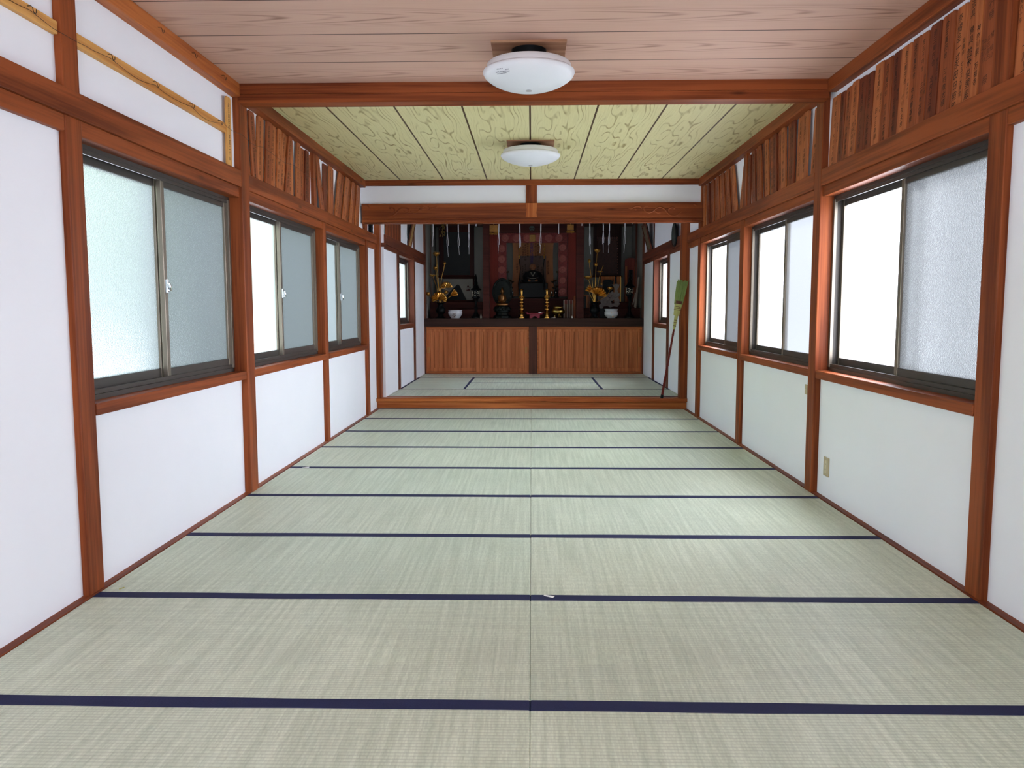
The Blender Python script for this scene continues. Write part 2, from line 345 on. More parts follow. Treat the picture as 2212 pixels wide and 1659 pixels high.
M_CEILF = make_ceiling('pink_cedar_boards', 'X', .4635, 1.908, (.60, .375, .295), (.27, .14, .10), (.055, .018, .01), (55.0, 3.0, .26, .85, 2.6, .16, .10, 2.0, .8, 1.0), .005)
M_CEILB = make_ceiling('olive_figured_boards', 'Y', .474, -.008, (.70, .64, .35), (.27, .20, .07), (.07, .035, .012), (15.0, 8.0, .30, .75, .0, .26, .35, 3.4, 1.0, 1.0), .007)

def make_pane(name, t):
    m = bpy.data.materials.new(name); m.use_nodes = True
    nt = m.node_tree; N = nt.nodes; L = nt.links; N.clear()
    out = N.new('ShaderNodeOutputMaterial')
    tc = N.new('ShaderNodeTexCoord'); ns = N.new('ShaderNodeTexNoise'); ns.inputs['Scale'].default_value = 170; ns.inputs['Detail'].default_value = 2
    L.new(tc.outputs['Object'], ns.inputs['Vector'])
    bp = N.new('ShaderNodeBump'); bp.inputs['Strength'].default_value = .6; bp.inputs['Distance'].default_value = .003; L.new(ns.outputs['Fac'], bp.inputs['Height'])
    tr = N.new('ShaderNodeBsdfTranslucent'); tr.inputs['Color'].default_value = (.92*t, .95*t, .96*t, 1); L.new(bp.outputs[0], tr.inputs['Normal'])
    rf = N.new('ShaderNodeBsdfRefraction'); rf.inputs['Color'].default_value = (.93*t, .95*t, .95*t, 1); rf.inputs['Roughness'].default_value = .42; rf.inputs['IOR'].default_value = 1.18; L.new(bp.outputs[0], rf.inputs['Normal'])
    gl = N.new('ShaderNodeBsdfGlossy'); gl.inputs['Roughness'].default_value = .3; gl.inputs['Color'].default_value = (.9, .9, .9, 1)
    m1 = N.new('ShaderNodeMixShader'); m1.inputs[0].default_value = .82; L.new(tr.outputs[0], m1.inputs[1]); L.new(rf.outputs[0], m1.inputs[2])
    m2 = N.new('ShaderNodeMixShader'); m2.inputs[0].default_value = .05; L.new(m1.outputs[0], m2.inputs[1]); L.new(gl.outputs[0], m2.inputs[2])
    L.new(m2.outputs[0], out.inputs[0]); return m
M_PANE = {1: make_pane('frosted_glass', 1.0), -1: make_pane('dimmed_frosted_glass', .53)}  # left hall glass darkened in colour to hold its brightness down
def make_screen(name, dense):
    m = bpy.data.materials.new(name); m.use_nodes = True
    nt = m.node_tree; N = nt.nodes; L = nt.links; N.clear()
    out = N.new('ShaderNodeOutputMaterial'); a = N.new('ShaderNodeBsdfTransparent'); d = N.new('ShaderNodeBsdfDiffuse'); d.inputs['Color'].default_value = (.06, .07, .09, 1)
    mx = N.new('ShaderNodeMixShader'); mx.inputs[0].default_value = dense; L.new(a.outputs[0], mx.inputs[1]); L.new(d.outputs[0], mx.inputs[2]); L.new(mx.outputs[0], out.inputs[0]); return m
M_SCREEN = {-1: make_screen('insect_screen_mesh', .45), 1: make_screen('dimming_screen_mesh', .88)}  # right mesh made denser to dim its overbright panes

# ================================================================ STRUCTURE
YB = -3.6                      # rear wall
XW, XP, XO = 1.875, 1.845, 1.965   # plaster face, post face, outer face
YK, YT = 6.58, 7.28            # carved beam wall, step of the sanctuary
YC, YE = 10.99, 12.75          # altar front, altar back wall
XIL, XIR = -1.78, 1.86         # sanctuary side walls
ZS = .127                      # sanctuary floor
PL = [(.885, 1.0), (2.79, 2.93), (4.815, 4.92), (6.64, 6.76)]
PR_ = [(.905, 1.025), (2.872, 2.996), (4.748, 4.876), (6.535, 6.665)]

o = Box(-2.6, YB-.1, -.12, 2.6, YE+.2, -.055).build('floor', wood('plain_floor_boards', (.28, .17, .09), (.2, .11, .05), 'Y'))
tag(o, 'bare timber floor under the straw mats', 'floor', None, 'structure')
o = Box(-14, -14, -.75, 14, 24, -.6).build('ground', plain('pale_gravel', (.55, .55, .53), .9, noise=.3, nscale=12))
tag(o, 'pale gravel ground outside the hall', 'ground', None, 'structure')

def side_wall(name, s, posts):
    mb = MB(); a, b = s*XW, s*XO
    y = YB
    mb.box(a, YB, -.05, b, posts[0][0]+.02, 1.91)                     # plain panel towards the camera
    for (p, q) in zip(posts[:-1], posts[1:]): mb.box(a, p[1]-.02, -.05, b, q[0]+.02, .76)
    mb.box(a, posts[3][1]-.02, -.05, b, YT+.06, 1.98)
    mb.box(a, YB, 1.96, b, YT+.06, 2.72)
    o = mb.build(name, M_PLASTER); return o
o = side_wall('wall_left', -1, PL); tag(o, 'white plastered wall on the left, with three windows', 'wall', None, 'structure')
o = side_wall('wall_right', 1, PR_); tag(o, 'white plastered wall on the right, with three windows and power outlet', 'wall', None, 'structure')
# rear wall with the wide open entrance
mb = MB().box(-2.0, YB-.1, -.05, -.95, YB, 2.72).box(.95, YB-.1, -.05, 2.0, YB, 2.72).box(-.95, YB-.1, 2.2, .95, YB, 2.72)
tag(mb.build('wall_back', M_PLASTER), 'white rear wall around the open entrance', 'wall', None, 'structure')
# ceilings
o = Box(-XO, YB, 2.605, XO, 2.9, 2.66).build('ceiling', M_CEILF); tag(o, 'pinkish boarded ceiling over the front of the hall', 'ceiling', None, 'structure')
o = Box(-XO, 2.86, 2.605, XO, YK+.06, 2.66).build('ceiling_back', M_CEILB); tag(o, 'olive figured boarded ceiling behind the crossbeam', 'ceiling', None, 'structure')
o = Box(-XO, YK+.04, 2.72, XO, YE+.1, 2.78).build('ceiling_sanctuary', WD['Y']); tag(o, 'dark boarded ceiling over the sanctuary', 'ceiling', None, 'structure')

SIDE = {-1: 'left wall', 1: 'right wall'}
nth = ['nearest the camera', 'at the crossbeam', 'between the second and third windows', 'beside the carved beam']
for s, posts in ((-1, PL), (1, PR_)):
    for k, (y0, y1) in enumerate(posts):
        top = 2.605
        xf = XP if k != 1 else XP+.0
        if k == 2: top = 1.98
        if k == 0:   # broken by the continuous tie rail
            trim(MB().box(s*xf, y0, -.02, s*XO, y1, 1.972), W['Z'], 'reddish timber post %s, %s' % (nth[k], SIDE[s]))
            trim(MB().box(s*xf, y0, 2.074, s*XO, y1, 2.605), W['Z'], 'short upper post above the rail %s, %s' % (nth[k], SIDE[s]))
        else:
            trim(MB().box(s*(xf-.012 if k == 1 else xf), y0, -.02, s*XO, y1, top), W['Z'], 'reddish timber post %s, %s' % (nth[k], SIDE[s]))
    # upper stud near the third post
    ys = (4.555, 4.645) if s < 0 else (4.72, 4.82)
    trim(MB().box(s*(XP+.004), ys[0], 2.074, s*XO, ys[1], 2.605), W['Z'], 'short upper stud among the plaques, %s' % SIDE[s])
    # tie rail (two long lengths), head boards and sills per bay
    for (a, b, w) in ((YB, posts[1][0], 'front'), (posts[1][1], YT-.06, 'back')):
        trim(MB().box(s*1.833, a, 1.97, s*XO, b, 2.0745), W['Y'], 'long timber tie rail over the %s windows, %s' % (w, SIDE[s]), 'rail')
    bays = [(YB, posts[0][0], 'plain panel')] + [(p[1], q[0], ORD[i]+' window') for i, (p, q) in enumerate(zip(posts[:-1], posts[1:]))] + [(posts[3][1], YT-.06, 'narrow end panel')]
    for (a, b, w) in bays:
        trim(MB().box(s*(XP+.004), a, 1.906, s*XO, b, 1.972), W['Y'], 'timber head board over the %s, %s' % (w, SIDE[s]), 'head board')
        if 'window' in w:
            trim(MB().box(s*(XP-.006), a, .75, s*1.94, b, .802), W['Y'], 'timber sill under the %s, %s' % (w, SIDE[s]), 'sill')
    # ceiling cornices
    trim(MB().box(s*1.822, YB, 2.523, s*XO, 2.78, 2.6055), WO['Y'] if s < 0 else W['Y'], 'timber cornice along the pink ceiling, %s' % SIDE[s], 'cornice')
    trim(MB().box(s*1.812, 2.9, 2.523, s*XO, YK-.04, 2.6055), W['Y'], 'timber cornice along the olive ceiling, %s' % SIDE[s], 'cornice')
    # flush strip between mats and wall
    o = Box(s*1.836, YB, -.055, s*1.90, YT, .004).build('baseboard_' + ('left' if s < 0 else 'right'), W['Y'], bevel=.002)
    tag(o, 'thin flush floor strip along the %s' % SIDE[s], 'floor strip', None, 'structure')

# crossbeam between the two ceilings
trim(MB().box(-1.835, 2.78, 2.541, 1.835, 2.90, 2.606).box(-1.835, 2.785, 2.538, 1.835, 2.90, 2.542).box(-1.835, 2.78, 2.487, 1.835, 2.902, 2.539), W['X'], 'broad timber crossbeam between the pink and olive ceilings', 'beam', .003)
# carved beam wall
trim(MB().box(-1.86, YK-.045, 2.544, 1.86, YK+.06, 2.6055), W['X'], 'timber top rail over the white frieze', 'rail')
tag(Box(-1.90, YK-.01, 2.33, 1.90, YK+.03, 2.56).build('wall_frieze', M_PLASTER), 'narrow white frieze panel above the carved beam', 'wall', None, 'structure')
trim(MB().box(-.06, YK-.03, 2.34, .062, YK+.03, 2.55), W['Z'], 'short timber strut in the middle of the white frieze', 'strut')
mb = MB().box(-1.86, YK-.05, 2.195, 1.86, YK+.06, 2.351).box(-1.86, YK-.043, 2.176, 1.86, YK+.055, 2.198).box(-1.86, YK-.056, 2.150, 1.86, YK+.06, 2.178).box(-1.86, YK-.045, 2.137, 1.86, YK+.05, 2.152)
beam = trim(mb, W['X'], 'dark red timber beam with carved scrolls', 'beam', .005)
pad = MB().prism([(-.062,0),(.062,0),(.056,.05),(.068,.155),(-.068,.155),(-.05,.09)], (0, YK-.0535, 2.196), (1,0,0), (0,0,1), (0,.01,0)).build('bracket_block', WO['Z'], beam, bevel=.003)
def scroll(lst):
    mb = MB()
    for pts in lst:
        q = [at(760+x/5.53, 370+y/5.53, YK-.0505) for x, y in pts]
        # smooth by Chaikin
        for _ in range(2):
            r = [q[0]]
            for a, b in zip(q[:-1], q[1:]): r += [a*.75+b*.25, a*.25+b*.75]
            q = r + [q[-1]]
        n = len(q); mb.tube(q, [.003+.006*math.sin(PI*(i+.6)/(n+.2)) for i in range(n)], 6)
    return mb
left_scroll = [[(220,392),(200,402),(190,414),(200,425),(212,432)],
    [(470,448),(450,447),(450,435),(470,432),(500,440),(515,465),(500,490),(470,500)],
    [(420,520),(455,535),(500,525),(535,490),(565,455),(605,433),(650,435),(685,460),(680,490),(650,495),(625,480)],
    [(690,470),(715,490),(755,497),(790,480),(825,440),(860,415),(905,412),(935,435),(925,460),(895,460)],
    [(800,470),(835,455),(830,425),(800,415),(775,430)],[(935,430),(965,437),(1000,430),(1030,410)]]
scroll(left_scroll).build('carved_scroll', W['X'], beam, smooth=True)
def mir(l):  # right-hand carving read from its own crop (1140,370)
    return [[((x-0)+(1140-760)*5.53, y) for x, y in p] for p in l]
right_scroll = mir([[(1200,438),(1235,447),(1270,430),(1300,412),(1345,420),(1365,445)],[(1280,455),(1300,460)],
    [(1440,420),(1405,418),(1382,435),(1395,470),(1440,497),(1490,485),(1530,445),(1570,425),(1620,438),(1660,480),(1690,520),(1745,535),(1800,520),(1850,470)],
    [(1590,492),(1550,495),(1520,478),(1515,455)],[(1740,460),(1760,445),(1740,432),(1705,435),(1680,455),(1690,480)],[(1980,392),(2010,405),(2022,415)]])
scroll(right_scroll).build('carved_scroll', W['X'], beam, smooth=True)

# ---------------- sanctuary shell
o = Box(-2.3, YT+.02, -.05, 2.3, YE, ZS-.055).build('floor_sanctuary', bpy.data.materials['plain_floor_boards']); tag(o, 'raised timber floor of the sanctuary', 'floor', None, 'structure')
trim(MB().box(-1.885, YT-.028, .081, 1.90, YT+.19, .1265), WO['X'], 'worn bull-nosed top board of the wooden step', 'step', .012)
trim(MB().box(-1.868, YT, -.03, 1.872, YT+.12, .082), WO['X'], 'knotty riser board of the wooden step', 'step', .004)
for s, x0, x1 in ((-1, -1.918, -1.812), (1, 1.785, 1.885)):
    trim(MB().box(x0, YT, .12, x1, YT+.12, 2.72), W['Z'], 'timber opening post standing on the wooden step, %s' % SIDE[s])
trim(MB().box(-1.82, YT+.01, 2.30, 1.80, YT+.11, 2.44), W['X'], 'timber lintel over the sanctuary opening', 'lintel')
tag(Box(-1.9, YT+.04, 2.42, 1.9, YT+.08, 2.75).build('wall_over_opening', M_PLASTER), 'white panel over the sanctuary opening', 'wall', None, 'structure')
IL = [(8.30, 8.42), (9.74, 9.86)]; IR = [(8.53, 8.65), (9.80, 9.92)]
for s, xi, ps, nm in ((-1, XIL, IL, 'left'), (1, XIR, IR, 'right')):
    mb = MB(); a, b = xi, xi+s*.12
    mb.box(a, YT+.10, ZS-.06, b, ps[0][0]+.01, 1.95).box(a, ps[0][1]-.01, ZS-.06, b, ps[1][0]+.01, .95).box(a, ps[1][1]-.01, ZS-.06, b, YC, 1.95).box(a, YT+.10, 2.0, b, YC, 2.75)
    mb.box(s*XW, YT+.04, 0, s*XO+s*.02, YT+.1, 2.75)
    tag(mb.build('wall_sanctuary_' + nm, M_PLASTER), 'white sanctuary wall with a narrow window, %s' % SIDE[s].replace(' wall', ' side'), 'wall', None, 'structure')
    for k, (y0, y1) in enumerate(ps):
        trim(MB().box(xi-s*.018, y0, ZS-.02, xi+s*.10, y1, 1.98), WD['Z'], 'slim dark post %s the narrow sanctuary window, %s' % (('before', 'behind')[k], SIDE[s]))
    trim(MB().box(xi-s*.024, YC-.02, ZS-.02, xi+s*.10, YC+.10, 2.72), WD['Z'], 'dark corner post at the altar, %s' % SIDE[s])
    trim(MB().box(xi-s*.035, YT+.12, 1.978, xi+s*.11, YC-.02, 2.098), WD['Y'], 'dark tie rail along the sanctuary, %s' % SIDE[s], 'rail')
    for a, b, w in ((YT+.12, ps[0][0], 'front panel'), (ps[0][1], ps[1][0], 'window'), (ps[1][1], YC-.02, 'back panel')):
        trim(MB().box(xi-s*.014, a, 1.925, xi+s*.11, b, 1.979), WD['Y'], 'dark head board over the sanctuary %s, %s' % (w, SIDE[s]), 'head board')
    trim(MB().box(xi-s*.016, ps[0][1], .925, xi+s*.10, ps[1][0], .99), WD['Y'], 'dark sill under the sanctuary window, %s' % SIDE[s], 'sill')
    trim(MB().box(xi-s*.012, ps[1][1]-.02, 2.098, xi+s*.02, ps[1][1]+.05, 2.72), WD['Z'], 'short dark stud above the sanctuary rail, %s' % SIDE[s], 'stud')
    # altar recess side walls
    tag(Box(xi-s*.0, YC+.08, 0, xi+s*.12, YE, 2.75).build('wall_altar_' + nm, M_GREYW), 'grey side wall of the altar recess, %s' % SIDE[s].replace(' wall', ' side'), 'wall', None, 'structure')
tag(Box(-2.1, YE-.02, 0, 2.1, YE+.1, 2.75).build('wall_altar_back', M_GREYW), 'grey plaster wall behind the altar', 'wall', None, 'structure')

# ================================================================ WINDOWS
_wn = [0]
def window(s, xi, y0, y1, z0, z1, label, inner_far, lock=False, single=False):
    """s: outward sign; xi: |x| of the frame's room-side face"""
    _wn[0] += 1
    root = thing('window_%d' % _wn[0], (s*xi, (y0+y1)/2, z0), label, 'window', None, 'structure')
    X = lambda d: s*(xi+d)
    fr = MB(); t = .016
    fr.box(X(0), y0, z0, X(.10), y0+t, z1).box(X(0), y1-t, z0, X(.10), y1, z1).box(X(0), y0, z1-.026, X(.10), y1, z1).box(X(0), y0, z0, X(.10), y1, z0+.03)
    fr.box(X(.004), y0, z0+.03, X(.010), y1, z0+.052).box(X(.052), y0, z0+.03, X(.057), y1, z0+.044).box(X(.004), y0, z1-.045, X(.010), y1, z1-.02)
    fr.build('window_frame', M_ALUD, root, bevel=.0015)
    jb = MB().box(X(-.004), y0, z0+.03, X(.016), y0+.028, z1-.026).box(X(-.004), y1-.028, z0+.03, X(.016), y1, z1-.026)
    jb.build('jamb_strip', M_ALU, root, bevel=.0015)
    ym = (y0+y1)/2; st = .036
    def sash(a, b, d, lk):
        sb = MB(); za, zb = z0+.036, z1-.032
        sb.box(X(d), a, za, X(d+.026), a+st, zb).box(X(d), b-st, za, X(d+.026), b, zb)
        o = sb.build('sash', M_ALU, root, bevel=.002)
        rl = MB().box(X(d+.001), a+st-.001, za, X(d+.025), b-st+.001, za+.055).box(X(d+.001), a+st-.001, zb-.04, X(d+.025), b-st+.001, zb)
        rl.build('sash_rail', M_ALUD, o, bevel=.002)
        pn = MB().add([(X(d+.013), a+st-.004, za+.05), (X(d+.013), b-st+.004, za+.05), (X(d+.013), b-st+.004, zb-.036), (X(d+.013), a+st-.004, zb-.036)], [(0,1,2,3)])
        pn.build('pane', M_PANE[1 if single else s], o)
        if lk:
            zc = (z0+z1)/2-.03; yc = a+st*.5
            lb = MB().box(X(d), yc-.011, zc-.035, X(d-.012), yc+.011, zc+.035)
            lb.tube([(X(d-.006), yc, zc-.022), (X(d-.026), yc-.004, zc-.022), (X(d-.030), yc-.016, zc-.006), (X(d-.026), yc-.022, zc+.016)], [.009,.008,.007,.005], 8)
            lb.lathe([(.011,-.012),(.013,0),(.011,.012)], (X(d-.012), yc, zc), 10)
            lb.build('crescent_lock', M_CHROME, o, bevel=.001)
        return o
    if single:
        sash(y0+t, y1-t, .03, False); return root
    near, far = (y0+t, ym+st/2), (ym-st/2, y1-t)
    ins, outs = (far, near) if inner_far else (near, far)
    sash(ins[0], ins[1], .014, lock); sash(outs[0], outs[1], .048, False)
    sc = MB().add([(X(.092), ins[0], z0+.03), (X(.092), ins[1], z0+.03), (X(.092), ins[1], z1-.03), (X(.092), ins[0], z1-.03)], [(0,1,2,3)]).build('insect_screen', M_SCREEN[s], root)
    return root
for s, posts in ((-1, PL), (1, PR_)):
    for i, (p, q) in enumerate(zip(posts[:-1], posts[1:])):
        window(s, 1.918, p[1], q[0], .795, 1.912, 'frosted sliding window, %s, %s' % (['nearest the camera', 'in the middle', 'nearest the carved beam'][i], SIDE[s]), s < 0, lock=s < 0)
window(-1, 1.85, IL[0][1], IL[1][0], .985, 1.93, 'narrow frosted window in the sanctuary, left side', True, single=True)
window(1, 1.93, IR[0][1], IR[1][0], .985, 1.93, 'narrow frosted window in the sanctuary beside the broom', False, single=True)

# ================================================================ TATAMI
def mat_thing(x0, y0, x1, y1, z, label, group, turned=False, heri='x'):
    root = thing('tatami_mat', ((x0+x1)/2, (y0+y1)/2, z-.05), label, 'straw mat', group)
    g = .0004
    o = Box(x0+g, y0+g, z-.05, x1-g, y1-g, z).build('rush_surface', M_TATR if turned else M_TAT, root, bevel=.0045, seg=3)
    w = .030
    def band(a0, b0, a1, b1, name='cloth_border'):
        mb = MB(); n = 24; lx = (a1-a0) > (b1-b0)
        top = []; rnd = random.Random(hash((round(a0, 3), round(b0, 3), z)) & 0xffff)
        ph = rnd.random()*6
        for i in range(n+1):
            t = 0 if i == 0 else 1 if i == n else .0018+.9964*(i-1)/(n-2); wob = .0022*math.sin(ph+t*7)+.0012*math.sin(ph*2+t*17)
            dip = -.004 if i in (0, n) else 0
            if lx: top.append(((a0+t*(a1-a0)), b0+(wob if b0 > y0+.1 else 0), b1+(wob if b1 < y1-.1 else 0), dip))
            else: top.append((b0+t*(b1-b0), a0+(wob if a0 > x0+.1 else 0), a1+(wob if a1 < x1-.1 else 0), dip))
        vs = []; fs = []
        for (u, p, q, d) in top:
            h = z+.0014+d
            for (c, zz) in ((p, z-.012+d), (p, h), (q, h), (q, z-.012+d)): vs.append((u, c, zz) if lx else (c, u, zz))
        for i in range(n):
            for k in range(4): fs.append((i*4+k, i*4+(k+1)%4, (i+1)*4+(k+1)%4, (i+1)*4+k))
        fs += [(0,1,2,3), (n*4+3, n*4+2, n*4+1, n*4)]
        mb.add(vs, fs).build(name, M_HERI, root)
    if heri == 'x':
        band(x0+g, y0, x1-g, y0+w); band(x0+g, y1-w, x1-g, y1)
    else:
        band(x0, y0+g, x0+w, y1-g); band(x1-w, y0+g, x1, y1-g)
    return root
rowname = {k: ORD[7-k] for k in range(-4, 8)}
for k in range(-4, 8):
    for s in (-1, 1):
        x0, x1 = (-1.836, 0) if s < 0 else (0, 1.834)
        mat_thing(x0, k*.91, x1, (k+1)*.91, 0, 'long green straw mat %s of the centre seam, %s row from the wooden step' % ('left' if s < 0 else 'right', rowname[k]), 'straw mats of the hall')
g = 'straw mats of the sanctuary'
Y1, Y2, Y3, Y4, Y5 = 7.47, 8.365, 9.275, 10.185, 10.985
mat_thing(-1.78, Y1, .02, Y2, ZS, 'straw mat on the raised floor behind the step, left half', g)
mat_thing(.02, Y1, 1.855, Y2, ZS, 'straw mat on the raised floor behind the step, broom half', g)
mat_thing(-1.78, Y2, -.89, Y4, ZS, 'crosswise straw mat along the left sanctuary wall', g, True, 'y')
mat_thing(.94, Y2, 1.855, Y4, ZS, 'crosswise straw mat along the right sanctuary wall', g, True, 'y')
mat_thing(-.89, Y2, .94, Y3, ZS, 'middle straw mat of the sanctuary, nearer the step', g)
mat_thing(-.89, Y3, .94, Y4, ZS, 'middle straw mat of the sanctuary, nearer the cabinets', g)
mat_thing(-1.78, Y4, .02, Y5, ZS, 'straw mat in front of the left altar cabinet', g)
mat_thing(.02, Y4, 1.855, Y5, ZS, 'straw mat in front of the right altar cabinet', g)

# ================================================================ CEILING LAMPS
def lamp(cx, cy, r, zr, zb, board, brd_y, label, mark):
    root = thing('ceiling_lamp', (cx, cy, 2.60), label, 'lamp', 'round ceiling lamps')
    if board: Box(cx-.20, brd_y[0], 2.594, cx+.20, brd_y[1], 2.606).build('mounting_board', wood('lamp_board_%d' % len(bpy.data.materials), (.40, .22, .13), (.25, .11, .06), 'X'), root, bevel=.002)
    MB().lathe([(.095, zr+.04), (.095, 2.598)], (cx, cy, 0), 40).build('base_collar', M_BLACK, root, smooth=True)
    MB().lathe([(.10, zr+.046), (r*.89, zr+.044), (r*.915, zr+.038), (r*.94, zr+.006), (r*.90, zr)], (cx, cy, 0), 56).build('lamp_body', M_LAMP, root, smooth=True)
    d = zr-.010-zb
    dz = lambda rho: zr-.010-d*(1-min(1, rho/r)**2)**.72
    prof = [(r*.90, zr+.008), (r*.97, zr+.008), (r*.995, zr+.002), (r, zr-.006)] + [(max(.0005, r*(1-(i/16)**1.15)), dz(r*(1-(i/16)**1.15))) for i in range(1, 17)]
    sh = MB().lathe(prof, (cx, cy, 0), 72).build('diffuser', M_LAMP, root, smooth=True, angle=50)
    if mark:   # maker's print, too small to read in the photo: rows of grey strokes on the dome
        mb = MB(); rnd = random.Random(3)
        def dome(px, py):
            # march the ray to the dome
            dd = _ray(px, py)
            lo, hi = 3.2, 4.9
            best = None; t = lo
            while t < hi:
                p = CAM+dd*t; rho = math.hypot(p.x-cx, p.y-cy)
                if rho < r*.985 and p.z > dz(rho): return p-dd*.002
                t += .002
            return None
        for (x0, y0, n, st, h) in ((1073, 150.5, 4, 3.4, 2.2), (1071, 158, 9, 2.5, 2.6), (1074, 161, 9, 2.5, 2.2), (1092, 151, 3, 2.8, 2.0), (1094, 155, 3, 2.6, 2.0)):
            for i in range(n):
                x = x0+i*st; y = y0-i*st*.16+rnd.uniform(-.4, .4)
                q = [dome(x, y), dome(x+st*.72, y-.3), dome(x+st*.72, y-h), dome(x, y-h+.3)]
                if all(q): mb.add(q, [(0,1,2,3)])
        if mb.v: mb.build('print_mark', plain('grey_print', (.22, .22, .26), .6), root)
    MB().ball((cx, cy-.012, zb-.001), .018, .018, .004, 12, 6).build('centre_knob', M_IVORY if False else plain('grey_knob_%d' % len(bpy.data.materials), (.42, .41, .42), .5), root, smooth=True)
    return root
lamp(-.012, 2.155, .249, 2.478, 2.378, True, (2.015, 2.30), 'large round white ceiling lamp under the pink boards', True)
lamp(-.006, 4.64, .254, 2.504, 2.416, True, (4.50, 4.78), 'farther round white ceiling lamp under the olive boards', False)

# ================================================================ BRUSH WRITING
_gl = {}
def glyph(ch):
    if ch not in _gl:
        cu = bpy.data.curves.new('glyph', 'FONT'); cu.body = ch; cu.resolution_u = 2
        ob = bpy.data.objects.new('glyph', cu); COL.objects.link(ob)
        me = bpy.data.meshes.new_from_object(ob.evaluated_get(bpy.context.evaluated_depsgraph_get()))
        vs = [(v.co.x, v.co.y) for v in me.vertices]; fs = [tuple(p.vertices) for p in me.polygons]
        bpy.data.objects.remove(ob); bpy.data.curves.remove(cu); bpy.data.meshes.remove(me)
        if vs:
            cx = (min(v[0] for v in vs)+max(v[0] for v in vs))/2
            vs = [(x-cx, y-.36) for x, y in vs]
        _gl[ch] = (vs, fs)
    return _gl[ch]
def write_col(mb, text, o, u, v, top, size, pitch=None, xs=1.0, slant=.06):
    """vertical column of characters; o = point at the column's zero, u right, v up, first character's centre at `top`"""
    pitch = pitch or size*1.08; y = top
    for ch in text:
        if ch == '　': y -= pitch*.75; continue
        vs, fs = glyph(ch); k = random.uniform(.92, 1.1)
        mb.add([o + u*(x*size*xs*k + yy*size*slant) + v*(y + (yy + x*.16)*size*k) for x, yy in vs], fs); y -= pitch

PLQ = {n: wood('plaque_cedar_' + n, l, d, 'Z', rough=.5, across=22) for n, l, d in
       (('dark', (.17, .040, .017), (.10, .022, .010)), ('mid', (.28, .074, .026), (.175, .040, .014)), ('light', (.40, .125, .042), (.26, .070, .024)), ('ochre', (.62, .33, .10), (.48, .21, .055)))}
TONE = {'dark': 'dark brown', 'mid': 'reddish brown', 'light': 'lighter brown', 'ochre': 'pale ochre'}
M_INKF = plain('faded_brown_ink', (.09, .028, .014), .7, spec=.2)
NAMES = ['三村敬太様', '岩野幸平様', '林　友則様', '池上英輝様', '吉田茂文様', '四十三年様', '中井義雄様', '宇井文子様', '上田正一様', '小川久夫様', '大谷新吉様', '北村光江様', '西田伊三様', '古川市太郎様', '竹下三郎様']
SUMS = ['金壱萬円也', '金五千円也', '金弐萬円也', '金三萬円也']
PLACE = ['東京都', '大阪市　一同', '平成二年', '檀信徒一同', '昭和六十年', '千葉県市川']
def plaque(s, yb, yt, z0, z1, tone, label, group, cols, chamfer=True, xf=1.850, lean=.03, parent_mat=None, ink=None):
    """yb/yt: (near, far) ends of the bottom and the top edge along the wall"""
    u = Vector((0, 1, 0)); v = Vector((s*lean, 0, 1))
    o = Vector((s*xf, 0, z0)); h = z1-z0
    c = .010 if chamfer else 0
    poly = [(yb[0], 0), (yb[1], 0), (yt[1], h-c), (yt[1]-c, h), (yt[0]+c, h), (yt[0], h-c)] if chamfer else [(yb[0], 0), (yb[1], 0), (yt[1], h), (yt[0], h)]
    ob = MB().prism(poly, o, u, v, (s*.012, 0, 0)).build('donation_plaque', PLQ[tone], bevel=.0012)
    # bring the origin to the foot of the plaque
    p = Vector((s*xf, (yb[0]+yb[1])/2, z0)); ob.data.transform(Matrix.Translation(-p)); ob.location = p
    tag(ob, label, 'plaque', group)
    if cols:
        ru = Vector((0, 1 if s < 0 else -1, 0))
        tilt = ((yt[0]+yt[1])-(yb[0]+yb[1]))/2/h
        vv = Vector((s*lean, tilt, 1)); w = (yb[1]-yb[0])
        for (fx, top, text, size) in cols:
            oo = Vector((s*(xf-.0008), (yb[0]+yb[1])/2, z0)) + ru*(fx*w); mb = MB()
            write_col(mb, text, oo, ru, vv, h*top, size, xs=.95)
            if mb.v:
                t = mb.build('inscription', ink or M_INK); t.data.transform(Matrix.Translation(-p)); t.parent = ob
    return ob
def std_cols(w, rnd, small=True):
    sz = min(.031, w*.36); c = [(rnd.uniform(-.08, .02), .90, rnd.choice(SUMS), sz), (rnd.uniform(-.1, .0), .42, rnd.choice(NAMES), sz*1.02)]
    if small: c.append((.36, rnd.uniform(.5, .62), rnd.choice(PLACE), sz*.62))
    return c
rnd = random.Random(11)
GR = 'donation plaques above the windows, right side'
NZ = 2.0755
near = [(2.664, 2.80, 2.49, 'light'), (2.584, 2.658, 2.487, 'dark'), (2.494, 2.58, 2.49, 'mid'), (2.397, 2.49, 2.50, 'light'), (2.285, 2.385, 2.492, 'dark'), (2.187, 2.28, 2.487, 'dark'), (2.075, 2.183, 2.505, 'light'), (1.964, 2.072, 2.497, 'mid'), (1.874, 1.96, 2.498, 'dark'), (1.762, 1.871, 2.497, 'light'), (1.671, 1.759, 2.50, 'mid'), (1.589, 1.668, 2.497, 'mid'), (1.482, 1.586, 2.505, 'dark'), (1.358, 1.468, 2.505, 'mid')]
for i, (a, b, zt, tn) in enumerate(near):
    sh = rnd.uniform(-.006, .006)
    plaque(1, (a, b), (a+sh, b+sh), NZ, zt, tn, '%s donation plaque, %s in front of the crossbeam post, right wall' % (TONE[tn], ORD[i]), GR, std_cols(b-a, rnd, i % 3 != 1), xf=1.8495-.0005*(i % 2))
plaque(1, (1.262, 1.350), (1.258, 1.346), NZ, 2.50, 'light', 'tan plaque with two bold columns ending in 日照殿, above the near right window', GR, [(-.12, .88, '祭備品一式', .038), (-.16, .43, '永田日照殿', .042), (.36, .63, '兵庫県　七五三大黒堂', .0235)], chamfer=True)
